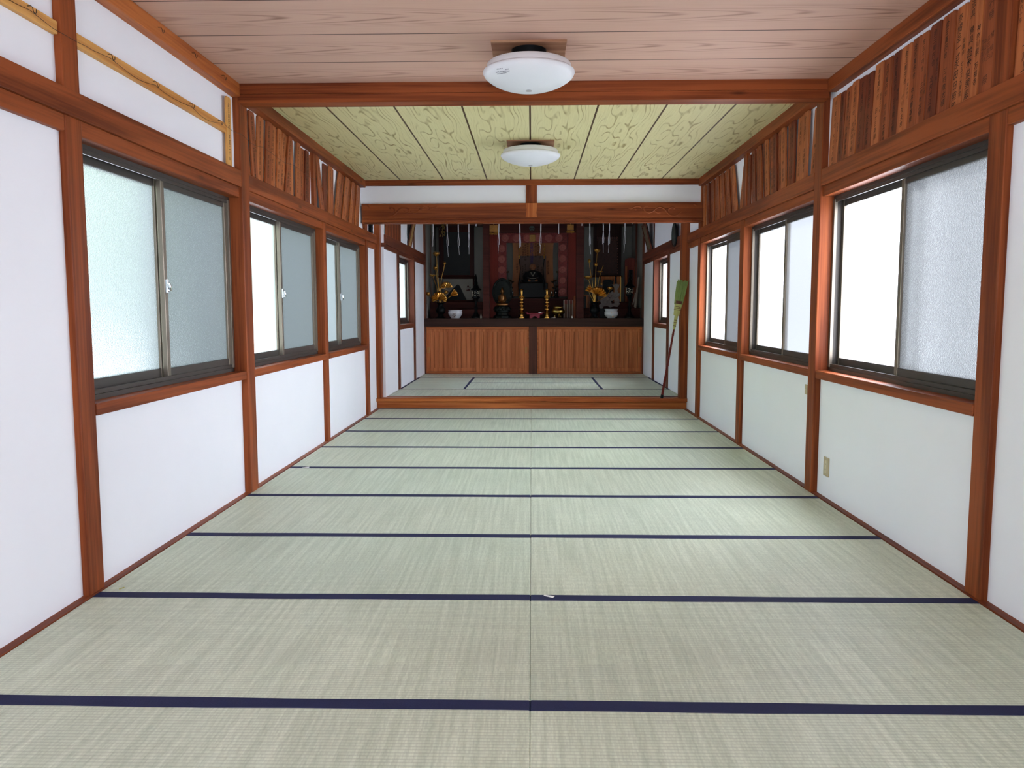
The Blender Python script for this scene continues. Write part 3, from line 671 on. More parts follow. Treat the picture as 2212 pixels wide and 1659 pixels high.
plaque(1, (1.140, 1.256), (1.142, 1.254), NZ, 2.503, 'light', 'tan plaque beginning 法具, widest and boldest above the near right window', GR, [(-.14, .93, '法具　佛具一式', .036), (-.17, .47, '鈴木俊男殿', .040), (.33, .66, '神奈川県　万福寺', .030)])
plaque(1, (1.036, 1.130), (1.036, 1.132), NZ, 2.50, 'mid', 'reddish plaque reading 水行桶, beside the post nearest the camera', GR, [(.10, .93, '水行桶', .042), (.34, .52, '桶　給山', .027), (.08, .50, '百四国王', .023), (-.18, .49, '中山八九', .022), (-.38, .50, '竹山九八', .022), (.0, .12, '殿', .040)], ink=M_INKF)
plaque(1, (.775, .880), (.777, .882), NZ, 2.51, 'light', 'tan plaque ending 金森一真上, on the camera side of the near right post', GR, [(.08, .90, '壱封円也', .036), (.06, .50, '金森　一真上', .037), (-.36, .70, '昭和六十年', .022)])
plaque(1, (.665, .772), (.667, .774), NZ, 2.50, 'mid', 'reddish plaque cut by the right picture edge, last of its row', GR, std_cols(.107, rnd))

GM = 'donation plaques between crossbeam and carved beam, right side'
mid = [(3.0, 3.12, -.01, 2.505, 'light'), (3.165, 3.285, .012, 2.517, 'light'), (3.29, 3.415, .020, 2.516, 'light'), (3.42, 3.515, .045, 2.52, 'dark'), (3.50, 3.60, .055, 2.523, 'mid'), (3.60, 3.705, .085, 2.521, 'light'), (3.71, 3.81, .085, 2.521, 'mid'), (3.81, 3.91, .09, 2.522, 'dark'), (3.91, 4.005, .10, 2.521, 'mid'), (4.01, 4.10, .105, 2.521, 'light'), (4.105, 4.185, .11, 2.518, 'dark'), (4.19, 4.28, .115, 2.517, 'mid'), (4.285, 4.375, .11, 2.516, 'mid'), (4.38, 4.46, .105, 2.512, 'dark'), (4.465, 4.545, .09, 2.505, 'mid'), (4.55, 4.63, .055, 2.495, 'dark')]
for i, (a, b, t, zt, tn) in enumerate(mid):
    plaque(1, (a, b), (a+t, b+t), NZ, zt, tn, '%s donation plaque, %s behind the crossbeam post, right wall' % (TONE[tn], ORD[i]), GM, std_cols(b-a, rnd, i % 2 == 0), xf=1.8495-.0128*(i % 2))
GF = 'donation plaques beside the carved beam, right side'
y = 4.84
for i in range(14):
    w = rnd.uniform(.095, .118); t = -.06 if i == 0 else max(.0, .22-.011*i); tn = rnd.choice(['mid', 'mid', 'light', 'dark'])
    if i == 1: y += .02
    plaque(1, (y, y+w), (y+t, y+w+t), NZ, 2.45 if i == 0 else 2.512-.002*(i % 3), tn, '%s donation plaque, %s behind the upper stud, right wall' % (TONE[tn], ORD[i]), GF, std_cols(w, rnd, i % 3 == 0), xf=1.8495-.0128*(i % 2))
    y += w+.003
# ---- left ledge
GL = 'donation plaques between crossbeam and carved beam, left side'
left = [(2.945, 3.012, 2.49, -.03, 'mid'), (3.015, 3.118, 2.503, -.005, 'mid'), (3.135, 3.258, 2.519, .085, 'light'), (3.262, 3.385, 2.52, .11, 'mid'), (3.39, 3.505, 2.521, .115, 'light'), (3.508, 3.60, 2.520, .115, 'light'), (3.61, 3.712, 2.521, .16, 'light'), (3.714, 3.81, 2.521, .165, 'mid'), (3.812, 3.96, 2.513, .06, 'light'), (3.985, 4.085, 2.518, .108, 'light'), (4.125, 4.235, 2.503, .105, 'mid'), (4.238, 4.335, 2.503, .095, 'dark'), (4.338, 4.43, 2.492, .09, 'mid'), (4.73, 4.845, 2.522, -.09, 'mid'), (4.868, 4.985, 2.503, .07, 'dark'), (4.99, 5.115, 2.511, .10, 'light'), (5.12, 5.22, 2.508, .09, 'mid'), (5.225, 5.335, 2.518, .24, 'light'), (5.34, 5.50, 2.519, .25, 'mid'), (5.505, 5.66, 2.52, .26, 'light'), (5.665, 5.80, 2.52, .25, 'mid'), (5.805, 5.93, 2.519, .24, 'light'), (5.935, 6.06, 2.518, .23, 'mid'), (6.065, 6.19, 2.517, .21, 'light'), (6.195, 6.32, 2.516, .18, 'mid')]
for i, (a, b, zt, t, tn) in enumerate(left):
    plaque(-1, (a, b), (a+t, b+t), NZ, zt, tn, '%s leaning donation plaque, %s behind the crossbeam, left wall' % (TONE[tn], ORD[i]), GL, std_cols(b-a, rnd, i % 2 == 1), xf=1.8495-.0128*(i % 2))
plaque(-1, (2.598, 2.672), (2.612, 2.682), NZ-.001, 2.49, 'ochre', 'pale new plaque standing alone in front of the crossbeam, left wall', 'donation plaques between crossbeam and carved beam, left side', [(.0, .88, '金五萬円也', .030), (.0, .42, '平成二十年', .030)], xf=1.846, lean=.0)
# dark bundle on the sanctuary ledge, left
GS = 'old dark plaques on the sanctuary ledge'
y = 7.42
for i in range(11):
    w = rnd.uniform(.085, .105)
    ob = plaque(-1, (y, y+w), (y+.10, y+w+.10), 2.0995, 2.50-.004*(i % 3), 'dark' if i % 2 else 'mid', 'old leaning plaque on the sanctuary ledge, %s from the opening post' % ORD[i], GS, None, xf=1.754-.0006*(i % 2), lean=.03)
    y += w+.004

# ================================================================ HANGING RAILS, HOOKS, WIRE
def hook(mb, s, x, y, z, r=.012):
    mb.tube([(x, y, z+.010), (x-s*.014, y, z+.010), (x-s*.018, y+.003, z+.004), (x-s*.018, y+.006, z-.008), (x-s*.018, y+.016, z-.013), (x-s*.018, y+.024, z-.006), (x-s*.018, y+.025, z+.006)], .0016, 6)
M_HOOK = plain('dark_wire', (.035, .018, .012), .5, metal=.6)
for (y0, y1, z0, z1, hooks, lab) in ((YB+.3, .876, 2.272, 2.322, (-.6, .05, .689), 'ochre hanging rail with hooks on the white panel nearest the camera'), (1.004, 2.67, 2.270, 2.324, (1.25, 1.671, 2.084, 2.484), 'ochre hanging rail with hooks above the near left window')):
    r = Box(-1.876, y0, z0, -1.852, y1, z1).build('hanging_rail', WP, bevel=.003); tag(r, lab, 'rail', 'ochre hanging rails')
    for hy in hooks:
        mb = MB(); hook(mb, -1, -1.852, hy, 2.302); mb.build('hook', M_HOOK, r, smooth=True)
for i, hy in enumerate((1.682, 2.073, 2.487)):
    mb = MB(); hook(mb, -1, -1.822, hy, 2.562); h = mb.build('cup_hook', M_HOOK, smooth=True)
    tag(h, 'small dark cup hook on the left cornice, %s from the crossbeam' % ('third', 'second', 'nearest')[i], 'hook', 'cup hooks on the cornice')
pts = []
ys = [-.6, .05, .689, 1.25, 1.671, 2.084, 2.484, 2.78, 3.2, 3.9, 4.6]
for a, b in zip(ys[:-1], ys[1:]):
    for k in range(8):
        t = k/8; x = -1.842 if b < 2.7 else -1.818; yy = a+(b-a)*t
        if .84 < yy < 1.05: x = -1.832
        pts.append((x, yy, 2.296 - .018*4*t*(1-t)*(1+.3*math.sin(yy*9)) + (0 if b < 2.7 else .004*(yy-2.7))))
w = MB().tube(pts, .0011, 5).build('wire', M_HOOK); tag(w, 'thin wire strung from hook to hook along the ochre rails', 'wire')

# ================================================================ SMALL WALL FITTINGS
root = thing('wall_plate', (1.872, 3.09, .65), 'blank beige wall plate just behind the crossbeam post', 'wall plate')
Box(1.868, 3.02, .618, 1.8755, 3.149, .686).build('plate', M_BEIGE, root, bevel=.002)
MB().lathe([(.004, 0), (.004, .0015)], (0, 0, 0), 10).build('screw', M_IVORY, root).matrix_basis = Matrix.Translation((1.8675, 3.13, .652)) @ Matrix.Rotation(PI/2, 4, 'Y')
root = thing('power_outlet', (1.872, 2.712, .2), 'beige power outlet low on the white panel beside the crossbeam post', 'power outlet')
Box(1.867, 2.670, .141, 1.8755, 2.755, .262).build('cover_plate', M_BEIGE, root, bevel=.003)
Box(1.8655, 2.700, .160, 1.870, 2.728, .243).build('socket_insert', M_IVORY, root, bevel=.001)
mb = MB()
for zc in (.184, .219):
    for dy in (-.0045, .0045): mb.box(1.8652, 2.714+dy-.001, zc-.005, 1.867, 2.714+dy+.001, zc+.005)
mb.build('slot', M_BLACK, root)

# ================================================================ BROOM
B0 = Vector((1.572, 7.285, .1275)); B1 = Vector((1.792, 7.245, 1.545)); ax = (B1-B0)
P = lambda t: B0 + ax*t
side = Vector((ax.z, 0, -ax.x)).normalized()
root = thing('broom', B0, 'upturned broom with green bristles and red handle leaning on the right opening post', 'broom')
M_RED = wood('red_bamboo', (.16, .018, .014), (.09, .010, .010), 'Z', rough=.3)
hp = []; hr = []
for i in range(41):
    t = i/40*.60; hp.append(P(t)); hr.append(.0155-.004*i/40 + (.0022 if i in (10, 19, 28, 36) else 0))
MB().tube(hp, hr, 10).build('handle', M_RED, root, smooth=True)
MB().tube([P(-.0), P(.012), P(.030)], [.017, .018, .0165], 10).build('handle_tip', M_BLACK, root, smooth=True)
M_NECK = plain('straw_binding', (.42, .40, .13), .7, noise=.15, nscale=80)
M_BRIS = plain('green_broom_corn', (.20, .27, .075), .8, noise=.35, nscale=120)
M_BROWN = plain('brown_thread', (.10, .025, .015), .7)
def flat(t0, t1, w0, w1, th0, th1, n=8):
    mb = MB(); rings = []
    vs = []; fs = []; k = 16
    for i in range(n+1):
        t = t0+(t1-t0)*i/n; f = i/n; w = w0+(w1-w0)*f; th = th0+(th1-th0)*f; c = P(t)
        for j in range(k):
            a = 2*PI*j/k; vs.append(c + side*(math.cos(a)*w) + Vector((0, math.sin(a)*th, 0)))
    for i in range(n):
        for j in range(k): fs.append((i*k+j, i*k+(j+1)%k, (i+1)*k+(j+1)%k, (i+1)*k+j))
    fs += [tuple(range(k-1, -1, -1)), tuple(range(n*k, (n+1)*k))]
    return mb.add(vs, fs)
flat(.585, .705, .014, .022, .014, .018).build('neck', M_NECK, root, smooth=True)
flat(.70, .80, .034, .046, .020, .024).build('shoulder', M_NECK, root, smooth=True)
mb = MB()
rb = random.Random(5)
for i in range(150):
    u = rb.uniform(-1, 1); d = rb.uniform(-1, 1)*math.sqrt(1-u*u)
    a = P(.79) + side*(u*.046) + Vector((0, d*.020, 0)); b = P(rb.uniform(.965, 1.0)) + side*(u*.066+.004) + Vector((0, d*.026, 0))
    m_ = (a+b)/2 + side*rb.uniform(-.004, .004)
    mb.tube([a, m_, b], [.0042, .0045, .0022], 5)
o = mb.build('bristles', M_BRIS, root)
flat(.797, .822, .0475, .049, .0245, .0255).build('binding_band', M_BROWN, root, smooth=True)
for t in (.745, .758, .771, .66, .64, .612): 
    wv = .0165 if t < .7 else .040
    flat(t, t+.004, wv+.002, wv+.002, .0195 if t < .7 else .0235, .0195 if t < .7 else .0235, 2).build('thread', M_BROWN, root)

# ================================================================ PAPER SCRAPS ON THE MATS
for i, (px, py, l, wd, ang, lab) in enumerate(((1186, 1290, .05, .012, -.7, 'white paper scrap on the mat border beside the centre seam'), (1160, 965, .05, .012, -.6, 'tiny white scrap beside the centre seam, mid hall'), (660, 1011, .055, .012, .1, 'tiny white scrap on the border line near the left wall'), (759, 929.5, .075, .018, -.5, 'tiny white scrap near the left third post'), (805, 899.5, .05, .016, -.5, 'tiny white scrap on the mat near the left end of the step'), (263, 1273, .022, .006, .4, 'tiny pale straw scrap by the near left post'))):
    p = atz(px, py, 0); c, s_ = math.cos(ang), math.sin(ang); z = .003
    mb = MB(); q = [(-l/2, -wd/2, 0), (l/2, -wd/2, .003), (l/2, wd/2, .006), (-l/2, wd/2*.4, .001)]
    vs = [(p.x+a*c-b*s_, p.y+a*s_+b*c, z+h) for a, b, h in q]; vs += [(x, y_, zz-.0012) for x, y_, zz in vs]
    o = mb.add(vs, [(0,1,2,3),(7,6,5,4),(0,4,5,1),(1,5,6,2),(2,6,7,3),(3,7,4,0)]).build('paper_scrap', M_WHITE if i < 5 else M_NECK); tag(o, lab, 'scrap', 'small scraps on the mats')

# ================================================================ ALTAR
ZC = 1.048
def kpx(Y): return (Y-CAM.y)/FPX          # metres per pixel at depth Y
def pbox(x0, y0, x1, y1, Y, depth):
    a, b = at(x0, y1, Y), at(x1, y0, Y); return MB().box(a.x, Y, a.z, b.x, Y+depth, b.z)
M_ALT = wood('altar_dark_timber', (.045, .022, .016), (.028, .013, .010), 'X', rough=.6, spec=.12)
M_SLAT = wood('cabinet_cedar', (.56, .18, .066), (.36, .10, .034), 'Z', rough=.5, across=26)
M_SLATX = wood('cabinet_cedar_rail', (.50, .15, .05), (.32, .085, .028), 'X', rough=.5, across=26)
root = thing('altar_counter', (0.04, YC, .913), 'long dark timber altar counter over the slatted cabinets', 'altar counter')
Box(-1.775, YC-.04, .913, 1.855, YC+.06, ZC+.0).build('fascia', M_ALT, root, bevel=.003)
Box(-1.775, YC+.06, .98, 1.855, YE-.02, ZC).build('worktop', M_ALT, root)
trim(MB().box(-.038, YC-.012, ZS-.02, .098, YC+.10, .914), wood('worn_dark_post', (.11, .04, .025), (.055, .022, .016), 'Z'), 'worn dark post between the two altar cabinets')
for nm, a, b in (('left', -1.772, -.038), ('right', .098, 1.852)):
    root = thing('altar_cabinet', ((a+b)/2, YC, ZS), '%s slatted cedar cabinet under the altar counter' % nm, 'cabinet', 'altar cabinets')
    fr = MB().box(a, YC, .868, b, YC+.11, .912).box(a, YC, ZS, b, YC+.11, ZS+.03).box(a, YC, ZS+.03, a+.022, YC+.11, .868).box(b-.022, YC, ZS+.03, b, YC+.11, .868)
    fr.build('cabinet_frame', M_SLATX, root, bevel=.003)
    Box(a+.02, YC+.10, ZS+.03, b-.02, YC+.13, .868).build('back_board', M_ALT, root)
    mid_ = (a+b)/2
    front_right = nm == 'left'
    for j, (p, q) in enumerate(((a+.022, mid_+.02), (mid_-.02, b-.022))):
        front = (j == 1) == front_right
        d = .010 if front else .045
        dr = MB(); z0, z1 = ZS+.032, .866; sw = .052
        dr.box(p, YC+d, z0, p+sw, YC+d+.03, z1).box(q-sw, YC+d, z0, q, YC+d+.03, z1)
        dr.box(p+sw, YC+d+.001, z1-.04, q-sw, YC+d+.03, z1).box(p+sw, YC+d+.001, z0, q-sw, YC+d+.03, z0+.06)
        n = 10; w = (q-p-2*sw)/n
        for i in range(n): dr.box(p+sw+i*w+.0065, YC+d+.004, z0+.055, p+sw+(i+1)*w-.0065, YC+d+.02, z1-.035)
        dr.box(p+sw, YC+d+.018, z0+.05, q-sw, YC+d+.026, z1-.03)
        door = dr.build('sliding_door', M_SLAT, root, bevel=.002)
        hx = (p+.026) if j == 0 else (q-.026); hz = .52
        pts = [(hx+.013*math.cos(t)*(1 if True else 1), YC+d-.002, hz+(.034 if math.sin(t) > 0 else -.034)+.013*math.sin(t)) for t in [2*PI*i/24 for i in range(25)]]
        MB().tube(pts, .0035, 6).build('finger_pull', M_BRASS, door, smooth=True)

# pillars, header and inner panels of the altar
for x0, x1, nm in ((1043, 1057, 'left'), (1245, 1261.5, 'right')):
    a, b = at(x0, 600, 11.02), at(x1, 600, 11.02)
    trim(MB().box(a.x, 11.02, ZC-.01, b.x, 11.14, 2.72), M_DKRED, 'dark red altar pillar on the %s of the centre alcove' % nm, 'pillar')
hd = trim(pbox(1050, 470, 1250, 503, 11.75, .06), M_DKRED, 'dark header board over the ornate red frame', 'header')
c = at(1149, 493.5, 11.74); mb = MB()
mb.tube([(c.x+.042*math.cos(t), 11.745, c.z+.042*math.sin(t)) for t in [2*PI*i/28 for i in range(29)]], .005, 6)
for dx in (-.016, .016): mb.box(c.x+dx-.004, 11.738, c.z-.03, c.x+dx+.004, 11.748, c.z+.03).box(c.x-.03, 11.738, c.z+dx-.004, c.x+.03, 11.748, c.z+dx+.004)
mb.build('crest', plain('verdigris', (.045, .075, .065), .5, metal=.4), hd)
for x0, x1, nm in ((1057, 1075, 'left'), (1226, 1246, 'right')):
    trim(pbox(x0, 503, x1, 688, 11.55, .05), wood('vermilion_panel_' + nm, (.15, .022, .014), (.10, .014, .010), 'Z', rough=.55, spec=.1), 'dark red board on the %s of the ornate frame' % nm, 'panel')
for x0, x1, nm in ((945, 958, 'left'),):
    pass
# stepped tiers
tier = lambda x0, y0, x1, y1, Y, d, lab: tag((lambda a, b: Box(a.x, Y, ZC, b.x, Y+d, a.z).build('altar_tier', M_DKRED, bevel=.004))(at(x0, y0, Y), at(x1, y0, Y)), lab, 'altar step')
tier(929, 652, 1043, 0, 11.77, .9, 'dark red stepped tier in the left altar bay')
tier(929, 668, 1043, 0, 11.42, .33, 'low reddish step behind the left white bowl')
tier(1075, 645, 1226, 0, 11.80, .85, 'dark red tier carrying the seated statue')
tier(1262, 652, 1372, 0, 11.77, .9, 'dark red stepped tier in the right altar bay')
tier(1262, 666, 1385, 0, 11.42, .33, 'low reddish step behind the right white bowl')

# ornate red frame with medallions
M_ORN = plain('red_brocade', (.22, .035, .030), .5, spec=.2, noise=.85, nscale=70, bump=.8)
M_MED = plain('pink_gilt_medallion', (.33, .085, .066), .45, spec=.25, metal=.2, noise=.45, nscale=60, bump=.6)
YF = 11.85
root = thing('brocade_surround', at(1150, 640, YF), 'ornate red brocade frame with round medallions around the seated statue', 'frame')
mb = pbox(1075, 502.5, 1226, 524.5, YF, .05); o2 = pbox(1074, 524, 1094, 641, YF, .05); o3 = pbox(1206, 524, 1226, 641, YF, .05)
for q in (o2, o3): mb.add(q.v, q.f)
mb.build('frame_body', M_ORN, root, bevel=.006)
def medallion(px, py, r):
    c = at(px, py, YF); m = MB()
    m.add([(x, c.y-z, y) for x, y, z in []], [])
    mm = MB().lathe([(.0005, .022), (r*.3, .021), (r*.34, .012), (r*.74, .014), (r*.78, .020), (r*.96, .018), (r, 0)], (0, 0, 0), 28)
    mm.v = [(c.x+x, c.y-z, c.z+y) for x, y, z in mm.v]
    for i in range(16):
        t = 2*PI*i/16; mm.box(c.x+math.cos(t)*r*.56-.004, c.y-.020, c.z+math.sin(t)*r*.56-.004, c.x+math.cos(t)*r*.56+.004, c.y-.008, c.z+math.sin(t)*r*.56+.004)
    mm.build('medallion', M_MED, root, smooth=True)
kf = kpx(YF)
for px in (1091.5, 1115.5, 1139, 1162, 1185.5, 1208): medallion(px, 514, 8*kf)
for i in range(5):
    medallion(1083.5, 537+23.3*i-(1 if i else 0), 7.8*kf); medallion(1215.5, 534.5+23.7*i, 7.8*kf)
pbox(1143.5, 507, 1156.5, 522, YF-.025, .03).build('gilt_plate', plain('dim_gilt', (.26, .13, .035), .45, metal=.7, noise=.4, nscale=60), root, bevel=.003)

# mandala scroll
YM = 12.45
M_SCR = plain('aged_orange_paper', (.40, .15, .055), .75, noise=.3, nscale=6)
M_SCRG = plain('grey_scroll_mount', (.17, .115, .095), .8, spec=.1, noise=.2, nscale=9)
M_VIO = plain('violet_ink', (.045, .020, .14), .7)
a, b = at(1106, 640, YM), at(1197, 500, YM)
root = thing('mandala_scroll', (a.x/2+b.x/2, YM, a.z), 'orange paper scroll of dark brush writing behind the seated statue', 'scroll')
cx = (a.x+b.x)/2; hw = (b.x-a.x)/2; H = b.z-a.z
mb = MB(); vs = []; fs = []; n = 14
for i in range(n+1):
    t = i/n; w = hw*(1.0-.10*math.sin(PI*min(1, t*1.1))*t); z = a.z+H*t; y = YM+.01*math.sin(t*5)
    vs += [(cx-w, y, z), (cx+w, y, z), (cx+w, y+.004, z), (cx-w, y+.004, z)]
for i in range(n):
    for k in range(4): fs.append((i*4+k, i*4+(k+1)%4, (i+1)*4+(k+1)%4, (i+1)*4+k))
mb.add(vs, fs).build('paper', M_SCR, root)
lo = MB().box(cx-hw*.62, YM-.004, a.z, cx+hw*.62, YM+.002, at(0, 556, YM).z); lo.build('mount_lower', M_SCRG, root)
ux, uz = Vector((1, 0, 0)), Vector((0, 0, 1)); k = kpx(YM)
mb = MB(); write_col(mb, '南無妙法蓮華経', at(1148.5, 528, YM-.012), ux, uz, 0, 7.6*k, 7.2*k)
mb.build('centre_inscription', M_VIO, root)
mb = MB(); rs = random.Random(4)
for px, y0, txt in ((1130, 534, '大持国天王'), (1135, 530, '南無釈迦牟尼佛'), (1140, 527, '南無多宝如来'), (1157, 527, '南無上行菩薩'), (1162, 530, '無辺行菩薩'), (1167, 535, '大広目天王'), (1117, 572, '不動明王'), (1129, 576, '天照大神'), (1135, 572, '鬼子母神'), (1162, 572, '八幡大菩薩'), (1170, 578, '十羅刹女'), (1184, 565, '愛染明王日蓮')):
    write_col(mb, txt, at(px, y0, YM-.012), ux, uz, 0, 4.6*k, 5.0*k)
mb.build('side_inscription', M_INK, root)

# seated statue
M_ROBE = plain('black_robe', (.010, .012, .014), .6, noise=.2)
M_SKINW = plain('painted_wood_skin', (.40, .17, .08), .5, noise=.1)
M_COLLAR = plain('pale_collar', (.36, .33, .27), .7)
YS = 12.15; ks = kpx(YS)
S = lambda px, py, dy=0: Vector(at(px, py, YS)) + Vector((0, dy, 0))
root = thing('seated_statue', S(1151, 645), 'seated robed statue with bare head and pale collar on black pedestal', 'statue')
q = S(1151, 610)
pbox(1120, 611, 1183, 642.5, YS-.05, .30).build('pedestal', M_BLACK, root, bevel=.008)
bz = S(1151, 611).z; sc = ks
R = lambda py, rx, ry, dy=0.0: (q.x, YS+.14+dy, S(0, py).z, rx*ks, ry*ks)
robe = MB().loft([R(612, 24, 17, -.02), R(607, 25, 18, -.02), R(603, 19, 14), R(600, 15, 10), R(596, 16.5, 8.5), R(592, 16, 7.5), R(589, 13.5, 6.5), R(587.5, 8, 5), R(586.5, 4.5, 4)], 28)
for s_ in (-1, 1):  # sleeves falling to the lap
    robe.tube([S(1151+s_*13, 591, .12), S(1151+s_*17, 598, .08), S(1151+s_*15, 604, -.02), S(1151+s_*9, 606.5, -.06)], [5*ks, 6*ks, 5*ks, 3*ks], 12)
robe.build('robe', M_ROBE, root, smooth=True, angle=60)
body = MB().loft([R(589, 4.2, 3.6), R(586, 3.6, 3.4), (q.x, YS+.12, S(0, 584.5).z, 4.4*ks, 5*ks), (q.x, YS+.11, S(0, 582).z, 5.9*ks, 6.6*ks), (q.x, YS+.11, S(0, 579).z, 6.5*ks, 7.2*ks), (q.x, YS+.115, S(0, 576).z, 6.2*ks, 7*ks), (q.x, YS+.12, S(0, 573.5).z, 4.6*ks, 5.4*ks), (q.x, YS+.12, S(0, 572.3).z, 1.8*ks, 2.2*ks)], 24)
fy = YS+.11-7*ks
body.loft([(q.x, fy+.012, S(0, 582.6).z, .9*ks, .012), (q.x, fy-.002, S(0, 581.8).z, 1.3*ks, .018), (q.x, fy+.006, S(0, 579).z, .6*ks, .012)], 8)
for s_ in (-1, 1):
    body.ball((q.x+s_*6.4*ks, YS+.12, S(0, 580).z), 1.0*ks, 1.6*ks, 2.3*ks, 8, 6)            # ears
    body.box(q.x+s_*2.6*ks-1.3*ks, fy+.004, S(0, 577.6).z, q.x+s_*2.6*ks+1.3*ks, fy+.02, S(0, 577.0).z)
    for j in range(4): body.tube([S(1151+s_*(10-j*1.1), 606.4, -.085-.004*j), S(1151+s_*(7-j*.8), 607.6, -.10), S(1151+s_*(5.2-j*.3), 606.8, -.10)], [1.0*ks, .9*ks, .6*ks], 6)
    body.tube([S(1151+s_*10, 605, -.06), S(1151+s_*8, 604.2, -.09)], [1.2*ks, .8*ks], 6)
body.build('head_and_hands', M_SKINW, root, smooth=True, angle=60)
mb = MB()
for s_ in (-1, 1): mb.tube([S(1151+s_*4.5, 587.5, .05), S(1151+s_*2.5, 592, .04), S(1151, 596.5, .02)], [.9*ks, 1.0*ks, .7*ks], 6)
mb.build('collar', M_COLLAR, root, smooth=True)
MB().tube([S(1139, 599.5, .03), S(1145, 601, -.005), S(1151, 601.5, -.01), S(1157, 601, -.005), S(1162, 599.5, .03)], .7*ks, 6).build('sash_cord', M_COLLAR, root, smooth=True)
mb = MB()
for s_ in (-1, 1): mb.box(q.x+s_*2.6*ks-1.0*ks, fy-.0005, S(0, 578.9).z, q.x+s_*2.6*ks+1.0*ks, fy+.012, S(0, 578.3).z)
mb.box(q.x-1.6*ks, fy+.004, S(0, 584).z, q.x+1.6*ks, fy+.02, S(0, 583.5).z)
mb.build('painted_features', M_INK, root)

# hanging gilt garlands either side of the statue
for px, top, lab in ((1121.5, 528, 'left'), (1175.5, 528, 'right')):
    YG = 11.95; kg = kpx(YG)
    root = thing('hanging_garland', at(px, top, YG), 'gilt bead garland with dark cord hanging %s of the seated statue' % lab, 'garland', 'gilt garlands')
    mb = MB()
    for py, r in ((530, 1.4), (536, 1.6), (538.5, 2.2), (546, 1.4), (552.5, 2.4), (557, 1.5)): mb.ball(at(px, py, YG), r*kg, n=10, m=6)
    mb.tube([(at(px, 526, YG).x, YG, 2.722), at(px, 526, YG), at(px, 560, YG)], .4*kg, 6); mb.build('gilt_beads', M_GOLD, root, smooth=True)
    s_ = 1 if lab == 'left' else -1
    MB().tube([at(px, 559, YG), at(px+s_*2.5, 580, YG), at(px+s_*1.5, 600, YG), at(px+s_*.5, 612, YG), at(px-s_*.5, 628, YG)], [.9*kg, .9*kg, 1.2*kg, 2.6*kg, 1.2*kg], 8).build('tassel_cord', M_BLACK, root, smooth=True)

# gilt hanging lanterns at the top corners
for px, x0, x1, y1, lab in ((1066, 1057, 1075, 501, 'left'), (1233, 1225, 1240, 497, 'right')):
    YL = 11.35; root = thing('hanging_lantern', at(px, y1, YL), 'small square gilt lantern with bead fringe hanging at the %s alcove corner' % lab, 'lantern', 'gilt hanging lanterns')
    a, b = at(x0, y1, YL), at(x1, 440, YL)
    zt = 2.62; mb = MB().box(a.x, YL, a.z, b.x, YL+(b.x-a.x), min(b.z, zt))
    mb.build('lantern_box', plain('pierced_gilt_' + lab, (.42, .20, .055), .4, metal=.8, noise=.6, nscale=55, bump=.8), root, bevel=.004)
    MB().tube([(px*0+at(px, y1, YL).x, YL+.07, min(b.z, zt)), (at(px, y1, YL).x, YL+.07, 2.72)], .006, 6).build('chain', M_BRASS, root)
    mb = MB(); rb = random.Random(px)
    for i in range(9):
        x = a.x+(b.x-a.x)*i/8; mb.ball((x, YL-.004, a.z-.012-.018*rb.random()), .012, n=8, m=6); mb.ball((x, YL-.002, a.z-.035-.012*rb.random()), .008, n=8, m=6)
    mb.build('bead_fringe', M_GOLD, root, smooth=True)

# ---------------------------------------------------------------- vessels on the counter
def turned(name, px, Y, prof, mat, label, cat, group=None, n=28, z=ZC):
    p = at(px, 680, Y); o = MB().lathe(prof, (0, 0, 0), n).build(name, mat, smooth=True); o.location = (p.x, Y, z); return tag(o, label, cat, group)
K = kpx(11.10)
F = 1.3
for px, lab in ((1127, 'left'), (1181.5, 'right')):
    p = at(px, 686, 11.12); root = thing('candlestick', (p.x, 11.12, ZC), 'tall ribbed gilt candlestick, %s one of the pair before the statue' % lab, 'candlestick', 'gilt candlesticks')
    pr = [(5*K, 0), (5*K, 2.5*K), (3.4*K, 4*K), (3.3*K, 8*K), (4.2*K, 11*K), (4.6*K, 12*K), (2.2*K, 13.5*K)]
    z = 13.5
    for i, r in enumerate((4.0, 4.2, 3.8, 3.4, 3.2)):
        pr += [(1.8*K, (z+1.2)*K), (2.3*K, (z+3)*K), (1.7*K, (z+4.6)*K), (r*K, (z+5.6)*K), (r*K, (z+6.6)*K)]; z += 7
    pr += [(1.6*K, (z+1.5)*K), (2.0*K, (z+6)*K), (1.7*K, (z+9)*K), (2.6*K, (z+12)*K), (3.4*K, (z+13)*K), (4.2*K, (z+13.8)*K), (.4*K, (z+14)*K)]
    pr = [(r*F if r > .5*K else r, z_) for r, z_ in pr]
    MB().lathe(pr, (p.x, 11.12, ZC), 24).build('stem', M_GOLD, root, smooth=True)
    mb = MB()
    for s_ in (-1, 1):
        mb.tube([(p.x+s_*1.5*K, 11.12, ZC+46*K), (p.x+s_*4*K, 11.12, ZC+45*K), (p.x+s_*6*K, 11.12, ZC+47.5*K)], [1.0*K, 1.1*K, .5*K], 8)
        mb.tube([(p.x+s_*1.5*K, 11.12, ZC+45*K), (p.x+s_*4*K, 11.12, ZC+43.5*K), (p.x+s_*6.2*K, 11.12, ZC+44*K)], [1.0*K, .9*K, .4*K], 8)
    mb.build('lotus_collar', M_GOLD, root, smooth=True)
